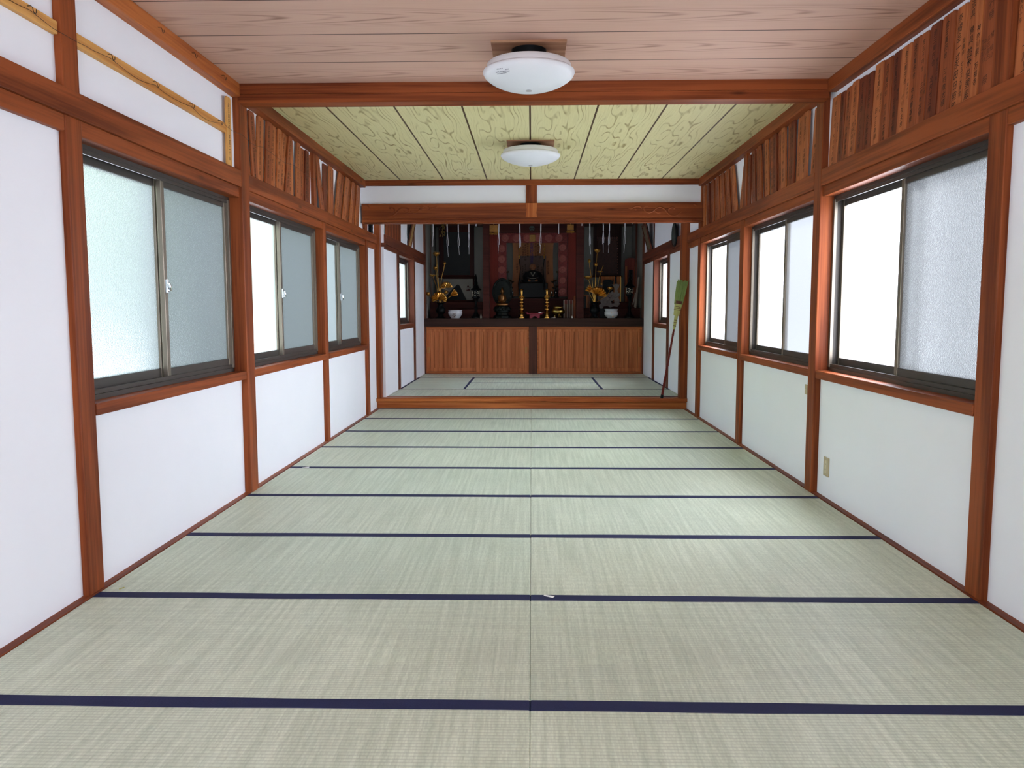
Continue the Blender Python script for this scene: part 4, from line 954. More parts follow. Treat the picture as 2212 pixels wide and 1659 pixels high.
# pink lacquer stand
p = at(1155, 686, 11.15); M_PINK = plain('pink_red_lacquer', (.25, .028, .045), .5, spec=.2, noise=.06)
root = thing('offering_stand', (p.x, 11.15, ZC), 'small pink-red lacquer stand between the gilt candlesticks', 'stand')
Box(p.x-17*K, 11.09, ZC+8.5*K, p.x+17*K, 11.30, ZC+11*K).build('stand_top', M_PINK, root, bevel=.006)
mb = MB(); w = 11.5*K
arch = [(-w, 0), (-5*K, 0), (-4.6*K, 2.2*K), (-2.5*K, 3.8*K), (0, 4.2*K), (2.5*K, 3.8*K), (4.6*K, 2.2*K), (5*K, 0), (w, 0), (w, 8.6*K), (-w, 8.6*K)]
mb.prism(arch, (p.x, 11.11, ZC), (1,0,0), (0,0,1), (0, .01, 0)); mb.prism(arch, (p.x, 11.27, ZC), (1,0,0), (0,0,1), (0, .01, 0))
mb.box(p.x-w, 11.11, ZC, p.x-w+.01, 11.28, ZC+8.6*K).box(p.x+w-.01, 11.11, ZC, p.x+w, 11.28, ZC+8.6*K)
mb.build('stand_base', M_PINK, root, bevel=.002)
for s_ in (-1, 1): Box(p.x+s_*17*K-.02, 11.09, ZC+11*K, p.x+s_*17*K+.02, 11.30, ZC+12.6*K).build('raised_end', M_PINK, root, bevel=.004)
o = Box(p.x+8*K, 11.12, ZC+11.1*K, p.x+17*K, 11.20, ZC+13*K).build('small_box', M_WHITE, bevel=.003); tag(o, 'small whitish pack lying on the pink-red stand', 'box')
# brass bowl on three legs
p = at(1205.5, 686, 11.14); root = thing('brass_bowl', (p.x, 11.14, ZC), 'round brass bowl on three legs right of the candlesticks', 'bowl')
MB().lathe([(3*K, 5*K), (9*K, 6.5*K), (13.5*K, 10*K), (15*K, 14*K), (13.5*K, 18.5*K), (10.5*K, 21*K), (10*K, 22*K), (11*K, 24.5*K), (10*K, 25*K), (9*K, 22*K), (12*K, 15*K), (.1*K, 9*K)], (p.x, 11.14, ZC), 36).build('bowl_body', M_BRASS, root, smooth=True, angle=50)
for i in range(3):
    t = -PI/2+.25+i*2*PI/3; cx_, cy_ = p.x+7*K*math.cos(t), 11.14+7*K*math.sin(t)
    MB().tube([(cx_, cy_, ZC+8*K), (cx_*1+.0, cy_, ZC+4*K), (cx_+1.5*K*math.cos(t), cy_+1.5*K*math.sin(t), ZC+.012)], [2.2*K, 1.4*K, 1.7*K], 8).build('leg', M_BRASS, root, smooth=True)
p = at(1195, 687, 11.06); o = MB().add([(p.x-6*K, 11.04, ZC+.001), (p.x+5*K, 11.03, ZC+.002), (p.x+5.5*K, 11.10, ZC+3*K), (p.x-3*K, 11.10, ZC+1*K), (p.x+5.5*K, 11.11, ZC+.001), (p.x-3*K, 11.11, ZC+.001)], [(0,1,2,3), (1,4,2), (3,2,4,5), (0,3,5), (0,5,4,1)]).build('folded_paper', M_WHITE); tag(o, 'white folded paper in front of the brass bowl', 'paper')
# sutra books and board
M_BKR = plain('red_spine', (.16, .03, .02), .7); M_BKB = plain('brown_cover', (.11, .05, .025), .7, noise=.2)
for x0, x1, y0, lab in ((1217.5, 1227, 648, 'left'), (1228.8, 1237.5, 648, 'right')):
    Y = 11.29; a, b = at(x0, 682.5, Y), at(x1, y0, Y)
    root = thing('sutra_book', ((a.x+b.x)/2, Y, ZC), 'upright white-edged sutra book beside the brass bowl, %s of the two' % lab, 'book', 'sutra books')
    Box(a.x, Y, ZC, b.x, Y+.16, b.z).build('page_block', M_PAGE, root, bevel=.002)
    w = b.x-a.x
    Box(a.x+w*.18, Y-.004, ZC+.0, b.x-w*.18, Y+.001, b.z-.02).build('cover', M_BKB, root)
    Box(a.x+w*.2, Y-.006, b.z-.07, b.x-w*.15, Y+.0, b.z-.005).build('title_slip', M_BKR, root)
Y = 11.2; a, b = at(1238.5, 684, Y), at(1245, 639, Y)
tag(Box(a.x, Y, ZC, b.x, Y+.12, b.z).build('wooden_tablet', W['Z'], bevel=.004), 'upright brown wooden tablet beside the sutra books', 'tablet')
o = turned('paper_twist', 1236, 11.06, [(1.5*K, 0), (2.2*K, 1.2*K), (1.2*K, 3*K), (1.8*K, 4.2*K), (.2*K, 5*K)], M_WHITE, 'small white crumpled paper at the foot of the books', 'paper', n=9)

# porcelain bowls
M_GREYP = M_PORC
for px, Y, lab, gold in ((983.5, 11.10, 'white porcelain bowl with dark crest, in front of the left lotus spray', False), (1320.5, 11.10, 'white porcelain bowl with gilt crest under the grey carved ornament', True)):
    p = at(px, 686, Y); root = thing('porcelain_bowl', (p.x, Y, ZC), lab, 'bowl', 'porcelain bowls')
    if not gold: pr = [(9.5*K, 0), (9.8*K, 1.5*K), (13.5*K, 6*K), (15.3*K, 10*K), (15.4*K, 13.5*K), (14.6*K, 15*K), (15.6*K, 17.6*K), (14.8*K, 18.2*K), (13.2*K, 15*K), (.1*K, 6*K)]
    else: pr = [(9*K, 0), (9.2*K, 1.2*K), (13*K, 3.5*K), (15.4*K, 8*K), (15.3*K, 12.5*K), (13.6*K, 15*K), (13.4*K, 16*K), (14.8*K, 18.2*K), (14.6*K, 19.5*K), (12.8*K, 18*K), (12.6*K, 14*K), (.1*K, 6*K)]
    MB().lathe(pr, (p.x, Y, ZC), 40).build('bowl_body', M_PORC, root, smooth=True, angle=55)
    mb = MB(); xx = p.x-1.2*K if not gold else p.x+2.0*K
    def on(dx, dz):
        r = 15.0*K*(1-.0) if dz > 6*K else 13.2*K
        return Vector((xx+dx, Y-math.sqrt(max(1e-6, (r+.003)**2-(xx+dx-p.x)**2)), ZC+dz))
    for (a0, b0, a1, b1) in ((-4, 11.2, 4, 13.0), (-3, 8.6, 3.4, 10.4), (-4.2, 5.6, 4.2, 7.6), (-1.4, 3.0, 1.6, 4.6)):
        q = [on(a0*K, b0*K), on(a1*K, b0*K), on(a1*K*.8, b1*K), on(a0*K*.8, b1*K)]; q2 = [v_+Vector((0, .02, 0)) for v_ in q]
        mb.add(q+q2, [(0,1,2,3), (7,6,5,4), (0,4,5,1), (1,5,6,2), (2,6,7,3), (3,7,4,0)])
    mb.build('crest', M_GOLD if gold else plain('dark_crest', (.10, .06, .035), .4, metal=.5), root)

# black vases
for px, lab in ((952, 'black vase holding the left golden lotus spray'), (1284, 'black vase holding the right golden lotus spray')):
    turned('flower_vase', px, 11.13, [(8*K, 0), (9*K, 2*K), (6*K, 5*K), (5*K, 8*K), (9.5*K, 13*K), (10.5*K, 18*K), (8*K, 23*K), (5.5*K, 27*K), (6.5*K, 31*K), (10*K, 33.5*K), (9*K, 34*K), (4*K, 30*K), (.1*K, 28*K)], M_BLACK, lab, 'vase', 'black altar vases')

# golden lotus sprays
def petal_bud(c, r, h, n, opening, mb):
    """ring of curved petals around c, height h, radius r, opening 0 closed .. 1 open"""
    c = Vector(c)
    for ring, (sc_, off) in enumerate(((1.0, 0.0), (.75, PI/n))):
        for i in range(n):
            t = off+2*PI*i/n; d = Vector((math.cos(t), math.sin(t), 0)); e = Vector((-math.sin(t), math.cos(t), 0))
            vs = []
            for j in range(5):
                f = j/4; rad = r*sc_*(math.sin(f*PI*.62)**.8*(1-.55*(1-opening)*f)+opening*.35*f*f); z = h*f*(1-.25*opening*f)
                wd = r*.62*sc_*math.sin(PI*(.12+.86*f))**.8
                for k_ in (-1, 0, 1): vs.append(c+d*(rad*(1-.10*abs(k_)))+e*(wd*k_)+Vector((0, 0, z)))
            fs = [(j*3+k_, j*3+k_+1, j*3+k_+4, j*3+k_+3) for j in range(4) for k_ in range(2)]
            mb.add(vs, fs)
    mb.ball(c+Vector((0, 0, h*.35)), r*.45, r*.45, h*.4, 10, 6)
def fan_leaf(c, R, a0, a1, n, tilt, mb):
    """pleated lotus leaf facing the room"""
    c = Vector(c); N_ = n*2; vs = []; fs = []; m_ = 4
    for j in range(m_+1):
        f = (j/m_)
        for i in range(N_+1):
            a = math.radians(a0+(a1-a0)*i/N_); rr = R*(.06+.94*f)*(1+(.05 if i % 2 else -.03)*f)
            y = -(tilt*f*R*.5) + (.075*R*f if i % 2 else -.075*R*f) - .10*R*math.sin(f*PI)
            vs.append(c+Vector((rr*math.cos(a), y, rr*math.sin(a))))
    w_ = N_+1
    for j in range(m_):
        for i in range(N_): fs.append((j*w_+i, j*w_+i+1, (j+1)*w_+i+1, (j+1)*w_+i))
    mb.add(vs, fs)
def spray(label, vase_px, stems, buds, leaves, Y=11.10):
    p = at(vase_px, 652, Y); root = thing('golden_lotus_spray', (p.x, Y, ZC+30*K), label, 'lotus ornament', 'golden lotus sprays')
    for pts in stems:
        q = [at(x, y, Y+.02) for x, y in pts]
        for _ in range(2):
            r_ = [q[0]]
            for a_, b_ in zip(q[:-1], q[1:]): r_ += [a_*.75+b_*.25, a_*.25+b_*.75]
            q = r_+[q[-1]]
        MB().tube(q, .62*K, 8).build('stem', M_GOLD, root, smooth=True)
    for (x, y, r_, h, n, op) in buds:
        mb = MB(); c = at(x, y, Y); petal_bud((0, 0, -h*K/2), r_*K, h*K, n, op, mb)
        o = mb.build('lotus_bud', M_GOLD, root, smooth=True, angle=70)
        o.data.transform(Matrix.Translation(c)); s_ = o.modifiers.new('thick', 'SOLIDIFY'); s_.thickness = .002
    for (x, y, R_, a0, a1, n, tl) in leaves:
        mb = MB(); fan_leaf(at(x, y, Y-.03), R_*K, a0, a1, n, tl, mb); o = mb.build('lotus_leaf', M_GOLD, root, smooth=True, angle=25)
        s_ = o.modifiers.new('thick', 'SOLIDIFY'); s_.thickness = .002
spray('golden lotus spray with two ribbed leaves in the left altar bay', 952,
    [[(951, 655), (949, 625), (946, 600), (944, 575), (943, 552)], [(952, 655), (951, 620), (954, 598), (958, 585), (960, 572)], [(950, 655), (947, 615), (943, 598), (941, 582)], [(950, 655), (944, 622), (938, 605), (935, 596)], [(949, 655), (940, 648), (931, 642), (926, 638)], [(953, 655), (962, 648), (972, 641), (980, 635)], [(952, 655), (957, 640), (963, 626)]],
    [(942.5, 548, 7.5, 10, 7, .5), (960.5, 568.5, 3.8, 7, 6, 0), (941, 579, 6, 8, 6, .4), (934.5, 595, 6.5, 6, 6, .9), (925, 634.5, 5, 9, 6, .3), (964, 631, 5, 8, 6, .2)],
    [(964.5, 622, 13, 5, 185, 8, .5), (949, 646, 16, -25, 205, 11, .4), (971, 640, 19, 5, 55, 4, .6)])
spray('golden lotus spray with a wide spread leaf in the right altar bay', 1284,
    [[(1284, 655), (1285, 620), (1287, 590), (1289, 560), (1290, 545)], [(1283, 655), (1280, 610), (1276, 590), (1273, 568)], [(1285, 655), (1287, 620), (1287, 590), (1287.5, 575)], [(1285, 655), (1291, 615), (1297, 590), (1303, 573)], [(1284, 655), (1278, 625), (1272, 605)], [(1286, 655), (1300, 645), (1312, 638), (1317, 628)], [(1284, 655), (1284, 640), (1282, 625)], [(1284, 655), (1276, 640), (1272, 628)]],
    [(1290, 541, 7, 9, 7, .7), (1273, 563.5, 4.2, 8, 6, 0), (1287.5, 571.5, 5, 8, 6, .1), (1270, 599, 9, 9, 7, .8), (1296, 587, 6, 5, 6, .9), (1318, 622.5, 6.5, 9, 7, .6), (1299, 613, 3, 5, 6, 0)],
    [(1290, 639, 19, -8, 150, 9, .9), (1288, 634, 24, 128, 168, 4, .5)])

# standing black lanterns with beaded shades
for px, pz, Y, lab, hgt in ((1028.5, 634, 11.2, 'black standing lantern with pearly beaded shade beside the left altar pillar', 1), (1359.5, 628, 11.2, 'black standing lantern with pearly beaded shade in front of the red arched tablet', 1)):
    p = at(px, 686, Y); k2 = kpx(Y); zb = at(px, pz, Y).z; root = thing('standing_lantern', (p.x, Y, ZC), lab, 'lantern', 'black standing lanterns')
    h = zb-ZC
    MB().lathe([(11*k2, 0), (11*k2, 3*k2), (7*k2, 6*k2), (4*k2, 12*k2), (3*k2, 18*k2), (4.4*k2, 22*k2), (2.6*k2, 26*k2), (2.6*k2, h*.62), (5*k2, h-12*k2), (9*k2, h-9*k2), (9*k2, h-7*k2)], (p.x, Y, ZC), 24).build('lantern_stand', M_BLACK, root, smooth=True)
    MB().lathe([(6.2*k2, h-7*k2), (6.6*k2, h), (6.2*k2, h+7*k2)], (p.x, Y, ZC), 18).build('fire_box', M_BLACK, root, smooth=True)
    MB().lathe([(12*k2, h+7*k2), (11.5*k2, h+8.5*k2), (7*k2, h+12*k2), (3.4*k2, h+20*k2), (4.2*k2, h+23*k2), (2*k2, h+27*k2), (2.8*k2, h+33*k2), (.3*k2, h+42*k2)], (p.x, Y, ZC), 24).build('lantern_roof', M_BLACK, root, smooth=True)
    mb = MB(); rb = random.Random(px)
    for i in range(70):
        t = rb.uniform(0, 2*PI); z_ = rb.uniform(-5, 5)*k2; mb.ball((p.x+7.2*k2*math.cos(t), Y+7.2*k2*math.sin(t), zb+z_), .85*k2, n=6, m=4)
    o = mb.build('beaded_shade', plain('pearl', (.62, .60, .50), .25, metal=.2), root, smooth=True); o['kind'] = 'stuff'
turned('small_bottle', 1039, 11.08, [(2.4*K, 0), (2.4*K, 4*K), (1.2*K, 6*K), (1.0*K, 9*K), (.2*K, 9.2*K)], M_COLLAR, 'tiny pale bottle at the foot of the left altar pillar', 'bottle', n=12)

# bronze buddha with halo
Y = 11.30; kb = kpx(Y); p = at(1085, 686, Y); M_BG = plain('worn_gilt_bronze', (.33, .15, .05), .35, metal=.85, noise=.4, nscale=30)
root = thing('buddha_statue', (p.x, Y, ZC), 'small worn gilt buddha with dark oval halo on a lotus pedestal', 'statue')
Bz = lambda py: at(0, py, Y).z
MB().lathe([(19*kb, 0), (19*kb, 4*kb), (14*kb, 7*kb), (13*kb, 12*kb), (17*kb, 14*kb), (16*kb, 17*kb)], (p.x, Y, ZC), 8).build('pedestal', M_BRONZE, root)
mb = MB()
for ring, (R_, z_, n_) in enumerate(((15.5, 19, 14), (14.0, 22, 14))):
    for i in range(n_):
        t = 2*PI*(i+.5*ring)/n_; mb.ball((p.x+R_*kb*math.cos(t), Y+R_*kb*math.sin(t), ZC+z_*kb), 3.6*kb, 3.0*kb, 3.2*kb, 8, 6)
mb.lathe([(13*kb, 17*kb), (15*kb, 24*kb), (13.5*kb, 25*kb)], (p.x, Y, ZC), 20); mb.build('lotus_base', M_BRONZE, root, smooth=True)
hz = Bz(638); bt = MB().loft([(p.x, Y-.01, Bz(662), 15*kb, 10*kb), (p.x, Y-.01, Bz(658.5), 15.5*kb, 11*kb), (p.x, Y, Bz(655), 10*kb, 8*kb), (p.x, Y, Bz(651), 6.5*kb, 5.5*kb), (p.x, Y, Bz(646), 7.5*kb, 5.5*kb), (p.x, Y, Bz(641), 8.2*kb, 5*kb), (p.x, Y, Bz(638.5), 5.5*kb, 4*kb), (p.x, Y, Bz(637), 2.6*kb, 2.6*kb), (p.x, Y-.005, Bz(635.5), 3.2*kb, 3.4*kb), (p.x, Y-.005, Bz(632), 4.4*kb, 4.6*kb), (p.x, Y, Bz(628.5), 4.2*kb, 4.4*kb), (p.x, Y, Bz(626.3), 2.6*kb, 2.8*kb), (p.x, Y, Bz(624.5), 2.4*kb, 2.4*kb), (p.x, Y, Bz(622.8), .6*kb, .6*kb)], 20)
for s_ in (-1, 1):
    bt.tube([(p.x+s_*7.4*kb, Y, Bz(641)), (p.x+s_*9.6*kb, Y-.01, Bz(648)), (p.x+s_*8.2*kb, Y-.05, Bz(653)), (p.x+s_*2.4*kb, Y-.085, Bz(653.5))], [2.3*kb, 2.1*kb, 1.9*kb, 1.2*kb], 10)
    bt.ball((p.x+s_*4.5*kb, Y, Bz(632)), .8*kb, 1.1*kb, 2.2*kb, 8, 6)
    bt.tube([(p.x+s_*14*kb, Y-.06, Bz(659)), (p.x+s_*6*kb, Y-.10, Bz(660)), (p.x-s_*3*kb, Y-.11, Bz(659.5))], [3.2*kb, 3.0*kb, 1.8*kb], 10)
bt.ball((p.x, Y-4.7*kb, Bz(632.4)), .7*kb, .8*kb, 1.2*kb, 8, 6)
bt.v = [(p.x+(x-p.x)*.80, y, z) for x, y, z in bt.v]
bt.build('buddha_figure', M_BG, root, smooth=True, angle=60)
mb = MB(); hc = (p.x, Bz(633)); n_ = 36
hal = [(math.cos(2*PI*i/n_)*21*kb*(1 if math.sin(2*PI*i/n_) < .5 else 1-.12*(math.sin(2*PI*i/n_)-.5)), math.sin(2*PI*i/n_)*29*kb) for i in range(n_)]
mb.prism(hal, (p.x, Y+.07, hc[1]), (1,0,0), (0,0,1), (0, .012, 0))
mb.tube([(p.x+a_, Y+.068, hc[1]+b_) for a_, b_ in hal+[hal[0]]], 1.1*kb, 6)
for i in range(n_): mb.ball((p.x+hal[i][0]*.86, Y+.066, hc[1]+hal[i][1]*.86), 1.2*kb, n=6, m=4)
mb.box(p.x-3*kb, Y+.07, ZC+16*kb, p.x+3*kb, Y+.082, hc[1]-20*kb)
mb.build('halo', M_BRONZE, root, smooth=True, angle=30)

# little gilt cups beside the statue
for px, py, lab in ((1098, 634, 'left of the statue, outer'), (1107, 632, 'left of the statue, inner'), (1192, 632, 'right of the statue, inner'), (1205, 632, 'right of the statue, outer')):
    Y = 11.825; p = at(min(px, 1201), 645, Y); k3 = kpx(Y)
    root = thing('offering_cup', (p.x, Y, at(0, 645, 11.80).z), 'tiny white-topped cup on slim stand %s' % lab, 'cup', 'tiny offering cups')
    z0 = at(0, 645, 11.80).z
    MB().lathe([(3*k3, 0), (2.8*k3, .8*k3), (.9*k3, 2*k3), (.8*k3, 5*k3), (2.8*k3, 6*k3), (2.6*k3, 7*k3), (.9*k3, 8*k3)], (p.x, Y, z0), 14).build('cup_stand', M_BLACK, root, smooth=True)
    MB().lathe([(1.2*k3, 8*k3), (2.0*k3, 9.5*k3), (1.9*k3, 13*k3), (.8*k3, 15*k3), (.1*k3, 15.4*k3)], (p.x, Y, z0), 14).build('cup', M_CHROME, root, smooth=True)
# dark artificial lotus stands inside the frame
for px, lab, s_ in ((1100, 'left', 1), (1201, 'right', -1)):
    Y = 12.0; k3 = kpx(Y); z0 = at(0, 645, 11.80).z; x = at(px, 645, Y).x
    root = thing('dark_lotus_stand', (x, Y, z0), 'dark bronze lotus flowers inside the ornate frame, %s side' % lab, 'lotus ornament', 'dark lotus stands')
    MB().lathe([(6*k3, 0), (6*k3, 2*k3), (2.5*k3, 6*k3), (4.5*k3, 11*k3), (3*k3, 15*k3), (4.4*k3, 17*k3)], (x, Y, z0), 16).build('small_vase', M_BRONZE, root, smooth=True)
    for (dx, py) in ((-4, 588), (2, 606), (7, 609), (-2, 619), (5, 622)):
        c = at(px+s_*dx, py, Y); MB().tube([(x, Y, z0+15*k3), ((x+c.x)/2, Y, (z0+15*k3+c.z)/2+.02), c], .5*k3, 6).build('stem', M_BRONZE, root)
        mb = MB(); petal_bud((c.x, c.y, c.z-2*k3), 4*k3, 5*k3, 6, .6, mb); o = mb.build('flower', plain('tarnished_gilt', (.10, .06, .03), .4, metal=.6), root, smooth=True)

# left bay: dark hanging scroll and ink landscape
def hanging_scroll(x0, x1, y0, y1, Y, label, mat_b, mat_in, ix0, ix1, iy0, iy1):
    a, b = at(x0, y1, Y), at(x1, y0, Y); root = thing('hanging_scroll', ((a.x+b.x)/2, Y, a.z), label, 'scroll')
    Box(a.x, Y, a.z, b.x, Y+.012, 2.722).build('mount', mat_b, root)
    c, d = at(ix0, iy1, Y), at(ix1, iy0, Y); Box(c.x, Y-.004, c.z, d.x, Y+.001, min(2.6, d.z)).build('picture', mat_in, root)
    MB().tube([(a.x-.02, Y, a.z), (b.x+.02, Y, a.z)], .016, 10).build('roller', M_DKRED, root, smooth=True)
    return root
hanging_scroll(948, 1024, 470, 598, 12.4, 'nearly black hanging scroll with dark red borders in the left altar bay', wood('dark_red_mount', (.050, .012, .010), (.035, .008, .007), 'Z'), plain('blackened_picture', (.010, .011, .010), .7, noise=.5, nscale=8), 959, 1014, 440, 594)
r = hanging_scroll(1281, 1343, 470, 597, 12.4, 'dark brown hanging scroll with dotted border in the right altar bay', wood('brown_mount', (.040, .014, .010), (.028, .010, .008), 'Z'), plain('brown_brocade', (.055, .017, .010), .7, noise=.6, nscale=20), 1291, 1334, 512, 590)
mb = MB(); Yd = 12.392
for i in range(14): mb.ball(at(1334, 513+i*5.9, Yd), .010, .006, .010, 6, 4)
for i in range(9):
    for j in range(3): mb.ball(at(1291+i*5.2, 512.5+j*3.2, Yd), .008, .005, .008, 6, 4)
mb.build('dotted_border', plain('dull_red_dots', (.15, .035, .022), .6), r, smooth=True)
Y = 12.55; a, b = at(958, 651, Y), at(1023, 600, Y)
root = thing('ink_landscape', ((a.x+b.x)/2, Y, a.z), 'pale panel with a black mountain silhouette in the left altar bay', 'picture')
Box(a.x, Y, a.z, b.x, Y+.02, b.z).build('panel', plain('pale_grey_paper', (.34, .32, .27), .8), root)
mt = [(958, 650), (964, 640), (972, 630), (980, 622), (986, 616), (988.5, 614.5), (992, 616), (996, 623), (1001, 634), (1006, 644), (1009, 650)]
o_ = at(958, 650, Y-.004); MB().prism([(at(x, y, Y-.004).x-o_.x, at(x, y, Y-.004).z-o_.z) for x, y in mt], o_, (1,0,0), (0,0,1), (0, .003, 0)).build('mountain', M_BLACK, root)
mb = MB()
for x, y, r_ in ((1011, 619, 2.2), (1013, 626, 2.6), (1009, 627, 1.6), (1015, 621, 1.4)): mb.ball(at(x, y, Y-.003), r_*kpx(Y), .004, r_*kpx(Y), 8, 5)
mb.build('red_blossom', plain('faded_red', (.10, .022, .018), .7), root)
mb = pbox(956, 599, 1025, 602.5, Y-.01, .03)
for q in (pbox(1021.5, 600, 1025, 651, Y-.01, .03), pbox(956, 648.5, 1025, 652, Y-.01, .03)): mb.add(q.v, q.f)
mb.build('picture_frame', M_DKRED, root)
# gilt bead pendant over the left scroll
mb = MB(); rb = random.Random(8)
for i in range(34): mb.ball(at(956+rb.gauss(0, 3.5), 485+rb.random()*26, 12.1+rb.uniform(0, .08)), .012, n=6, m=4)
mb.tube([at(956, 512, 12.14), at(956, 440, 12.14)], .004, 5)
o = mb.build('bead_pendant', M_BRASS, smooth=True); tag(o, 'dim gilt bead pendant hanging in front of the left scroll', 'pendant'); o['kind'] = 'thing'
p = at(918.5, 684, 11.3); o = MB().obox((p.x+.02, 11.30, ZC+.20), (.012, 0, 0), (0, .04, 0), (-.02, 0, .20)).build('grey_board', plain('grey_board', (.40, .40, .40), .7)); tag(o, 'narrow grey board leaning at the left end of the counter', 'board')

# right bay: little shrine, frames, arched tablet, carved ornament, sticks
Y = 11.95; root = thing('orange_shrine', at(1319, 652, Y), 'orange wood framed shrine with arched dark niche in the right altar bay', 'shrine')
M_OR = wood('orange_lacquer', (.36, .12, .030), (.26, .075, .018), 'Z', rough=.5, spec=.2)
mb = MB()
for q in (pbox(1298, 597, 1328, 603, Y, .06), pbox(1298, 601, 1302, 652, Y, .06), pbox(1332, 597, 1341, 652, Y, .10), pbox(1325, 602, 1328, 652, Y, .06)): mb.add(q.v, q.f)
c = at(1313, 602, Y); mb.prism([(-11*K, 0), (-11*K, -5*K), (-8*K, -3.2*K), (-4*K, -2*K), (0, -1.6*K), (4*K, -2*K), (8*K, -3.2*K), (11*K, -5*K), (11*K, 0)], (c.x, Y+.005, c.z), (1,0,0), (0,0,1), (0, .04, 0))
mb.build('shrine_frame', M_OR, root, bevel=.003)
pbox(1300, 600, 1330, 652, Y+.08, .03).build('niche_back', M_BLACK, root)
pbox(1339.4, 597, 1341.5, 652, Y-.004, .02).build('gilt_edge', M_GOLD, root)
Y = 11.6; root = thing('small_framed_niche', at(1268, 668, Y), 'small orange-edged frame beside the right altar pillar', 'frame')
mb = pbox(1261, 637.5, 1267, 639, Y, .02)
for q in (pbox(1267, 638, 1269.5, 667, Y, .02), pbox(1271.5, 638, 1273.2, 667, Y, .02)): mb.add(q.v, q.f)
mb.build('edge', M_OR, root); pbox(1261, 639, 1275, 667.5, Y+.02, .02).build('panel', M_BLACK, root)
Y = 12.05; root = thing('arched_tablet', at(1361.5, 652, Y), 'tall red tablet with arched top in the right altar bay', 'tablet')
M_RT = wood('red_lacquer', (.17, .026, .014), (.12, .016, .010), 'Z', rough=.5, spec=.2); kk = kpx(Y)
o_ = at(1361.5, 652, Y); top = 94*kk
poly = [(-12.5*kk, 0), (12.5*kk, 0), (12.5*kk, top*.93)] + [(12.5*kk*math.cos(t), top*.93+6*kk*math.sin(t)) for t in [PI*i/10 for i in range(1, 10)]] + [(-12.5*kk, top*.93)]
MB().prism(poly, o_, (1,0,0), (0,0,1), (0, .05, 0)).build('tablet_body', M_RT, root, bevel=.004)
for s_ in (-1, 1): Box(o_.x+s_*9.5*kk-1.8*kk, Y-.02, o_.z, o_.x+s_*9.5*kk+1.8*kk, Y+.01, o_.z+top*.80).build('side_rail', M_OR, root, bevel=.003)
Box(o_.x-4*kk, Y-.012, o_.z, o_.x+4*kk, Y+.01, o_.z+top*.72).build('dark_opening', M_BLACK, root)  # black slab stands for the shade inside the tablet's opening
# grey openwork ornament
Y = 11.36; kk = kpx(Y); M_GC = plain('pale_grey_carving', (.20, .165, .155), .8, spec=.1, noise=.25, nscale=40, bump=.4)
root = thing('carved_ornament', at(1318, 668, Y), 'pale grey openwork carving with flared tails above the right white bowl', 'ornament')
def shp(name, pts, Yo=0.0, d=.022):
    o_ = at(pts[0][0], pts[0][1], Y+Yo); MB().prism([(at(x, y, Y+Yo).x-o_.x, at(x, y, Y+Yo).z-o_.z) for x, y in pts], o_, (1,0,0), (0,0,1), (0, d, 0)).build(name, M_GC, root, bevel=.002)
shp('wave_base', [(1295, 666), (1294, 659), (1300, 654), (1298, 648), (1304, 645), (1312, 650), (1320, 655), (1328, 657), (1336, 652), (1340, 656), (1334, 663), (1326, 662), (1318, 664), (1312, 661), (1304, 662), (1301, 667)])
shp('tail', [(1328, 657), (1326, 645), (1323, 636), (1328, 630), (1327, 622), (1322, 615), (1321, 613.5), (1327, 615.5), (1327, 613), (1335, 613), (1334.5, 616), (1339, 613.5), (1336, 622), (1333.5, 626), (1337, 634), (1340, 633), (1336, 643), (1339, 650), (1335, 657)], -.012)
shp('tail', [(1293, 650), (1291, 642), (1296, 636), (1297, 629), (1293, 620), (1290, 615), (1294, 616), (1296, 614), (1299, 617), (1303, 615), (1300, 622), (1301, 630), (1305, 638), (1310, 642), (1305, 647), (1299, 646)], -.006)
shp('curl', [(1306, 646), (1304, 640), (1309, 635), (1315, 637), (1313, 641), (1318, 644), (1322, 639), (1319, 634), (1323, 633), (1326, 640), (1323, 649), (1316, 652), (1310, 650)], -.02)
shp('curl', [(1312, 640), (1316, 633), (1323, 629), (1327, 633), (1322, 637), (1319, 643)], -.026)
for (x0, y0, x1, y1, w_) in ((1300, 655, 1297, 640, 2.2), (1306, 657, 1308, 644, 2), (1313, 657, 1317, 645, 2), (1320, 658, 1317, 648, 1.8), (1326, 656, 1340, 648, 2.2), (1330, 645, 1340, 637, 1.8), (1304, 646, 1296, 640, 1.8), (1322, 650, 1328, 641, 1.8)):
    shp('leaf_spike', [(x0-w_, y0), ((x0+x1)/2-w_*1.2, (y0+y1)/2), (x1, y1), ((x0+x1)/2+w_*1.2, (y0+y1)/2), (x0+w_, y0)], -.030, .012)
tag(MB().box(at(1318, 0, Y).x-.13, Y-.02, ZC, at(1318, 0, Y).x+.13, Y+.05, at(0, 668.5, Y).z).build('ornament_stand', M_BLACK, bevel=.004), 'plain dark block under the pale grey carving', 'stand')
# leaning memorial sticks
for i, (x0, y0, x1, y1, w_, lab) in enumerate(((1371, 663, 1380, 598, 1.6, 'longest'), (1367, 658, 1373, 632, 1.2, 'shortest'), (1372, 668, 1376.5, 627, 1.8, 'middle'))):
    Y = 11.55+.03*i; a, b = at(x0, y0, Y), at(x1, y1, Y); c = (a+b)/2; ax_ = (b-a)/2; s_ = Vector((ax_.z, 0, -ax_.x)).normalized()*w_*kpx(Y)
    o = MB().obox(c, s_, (0, .004, 0), ax_).build('memorial_stick', plain('bare_stick_%d' % i, (.36, .30, .24), .7)); tag(o, 'pale wooden memorial stick leaning beside the right lantern, %s of three' % lab, 'stick', 'leaning memorial sticks')
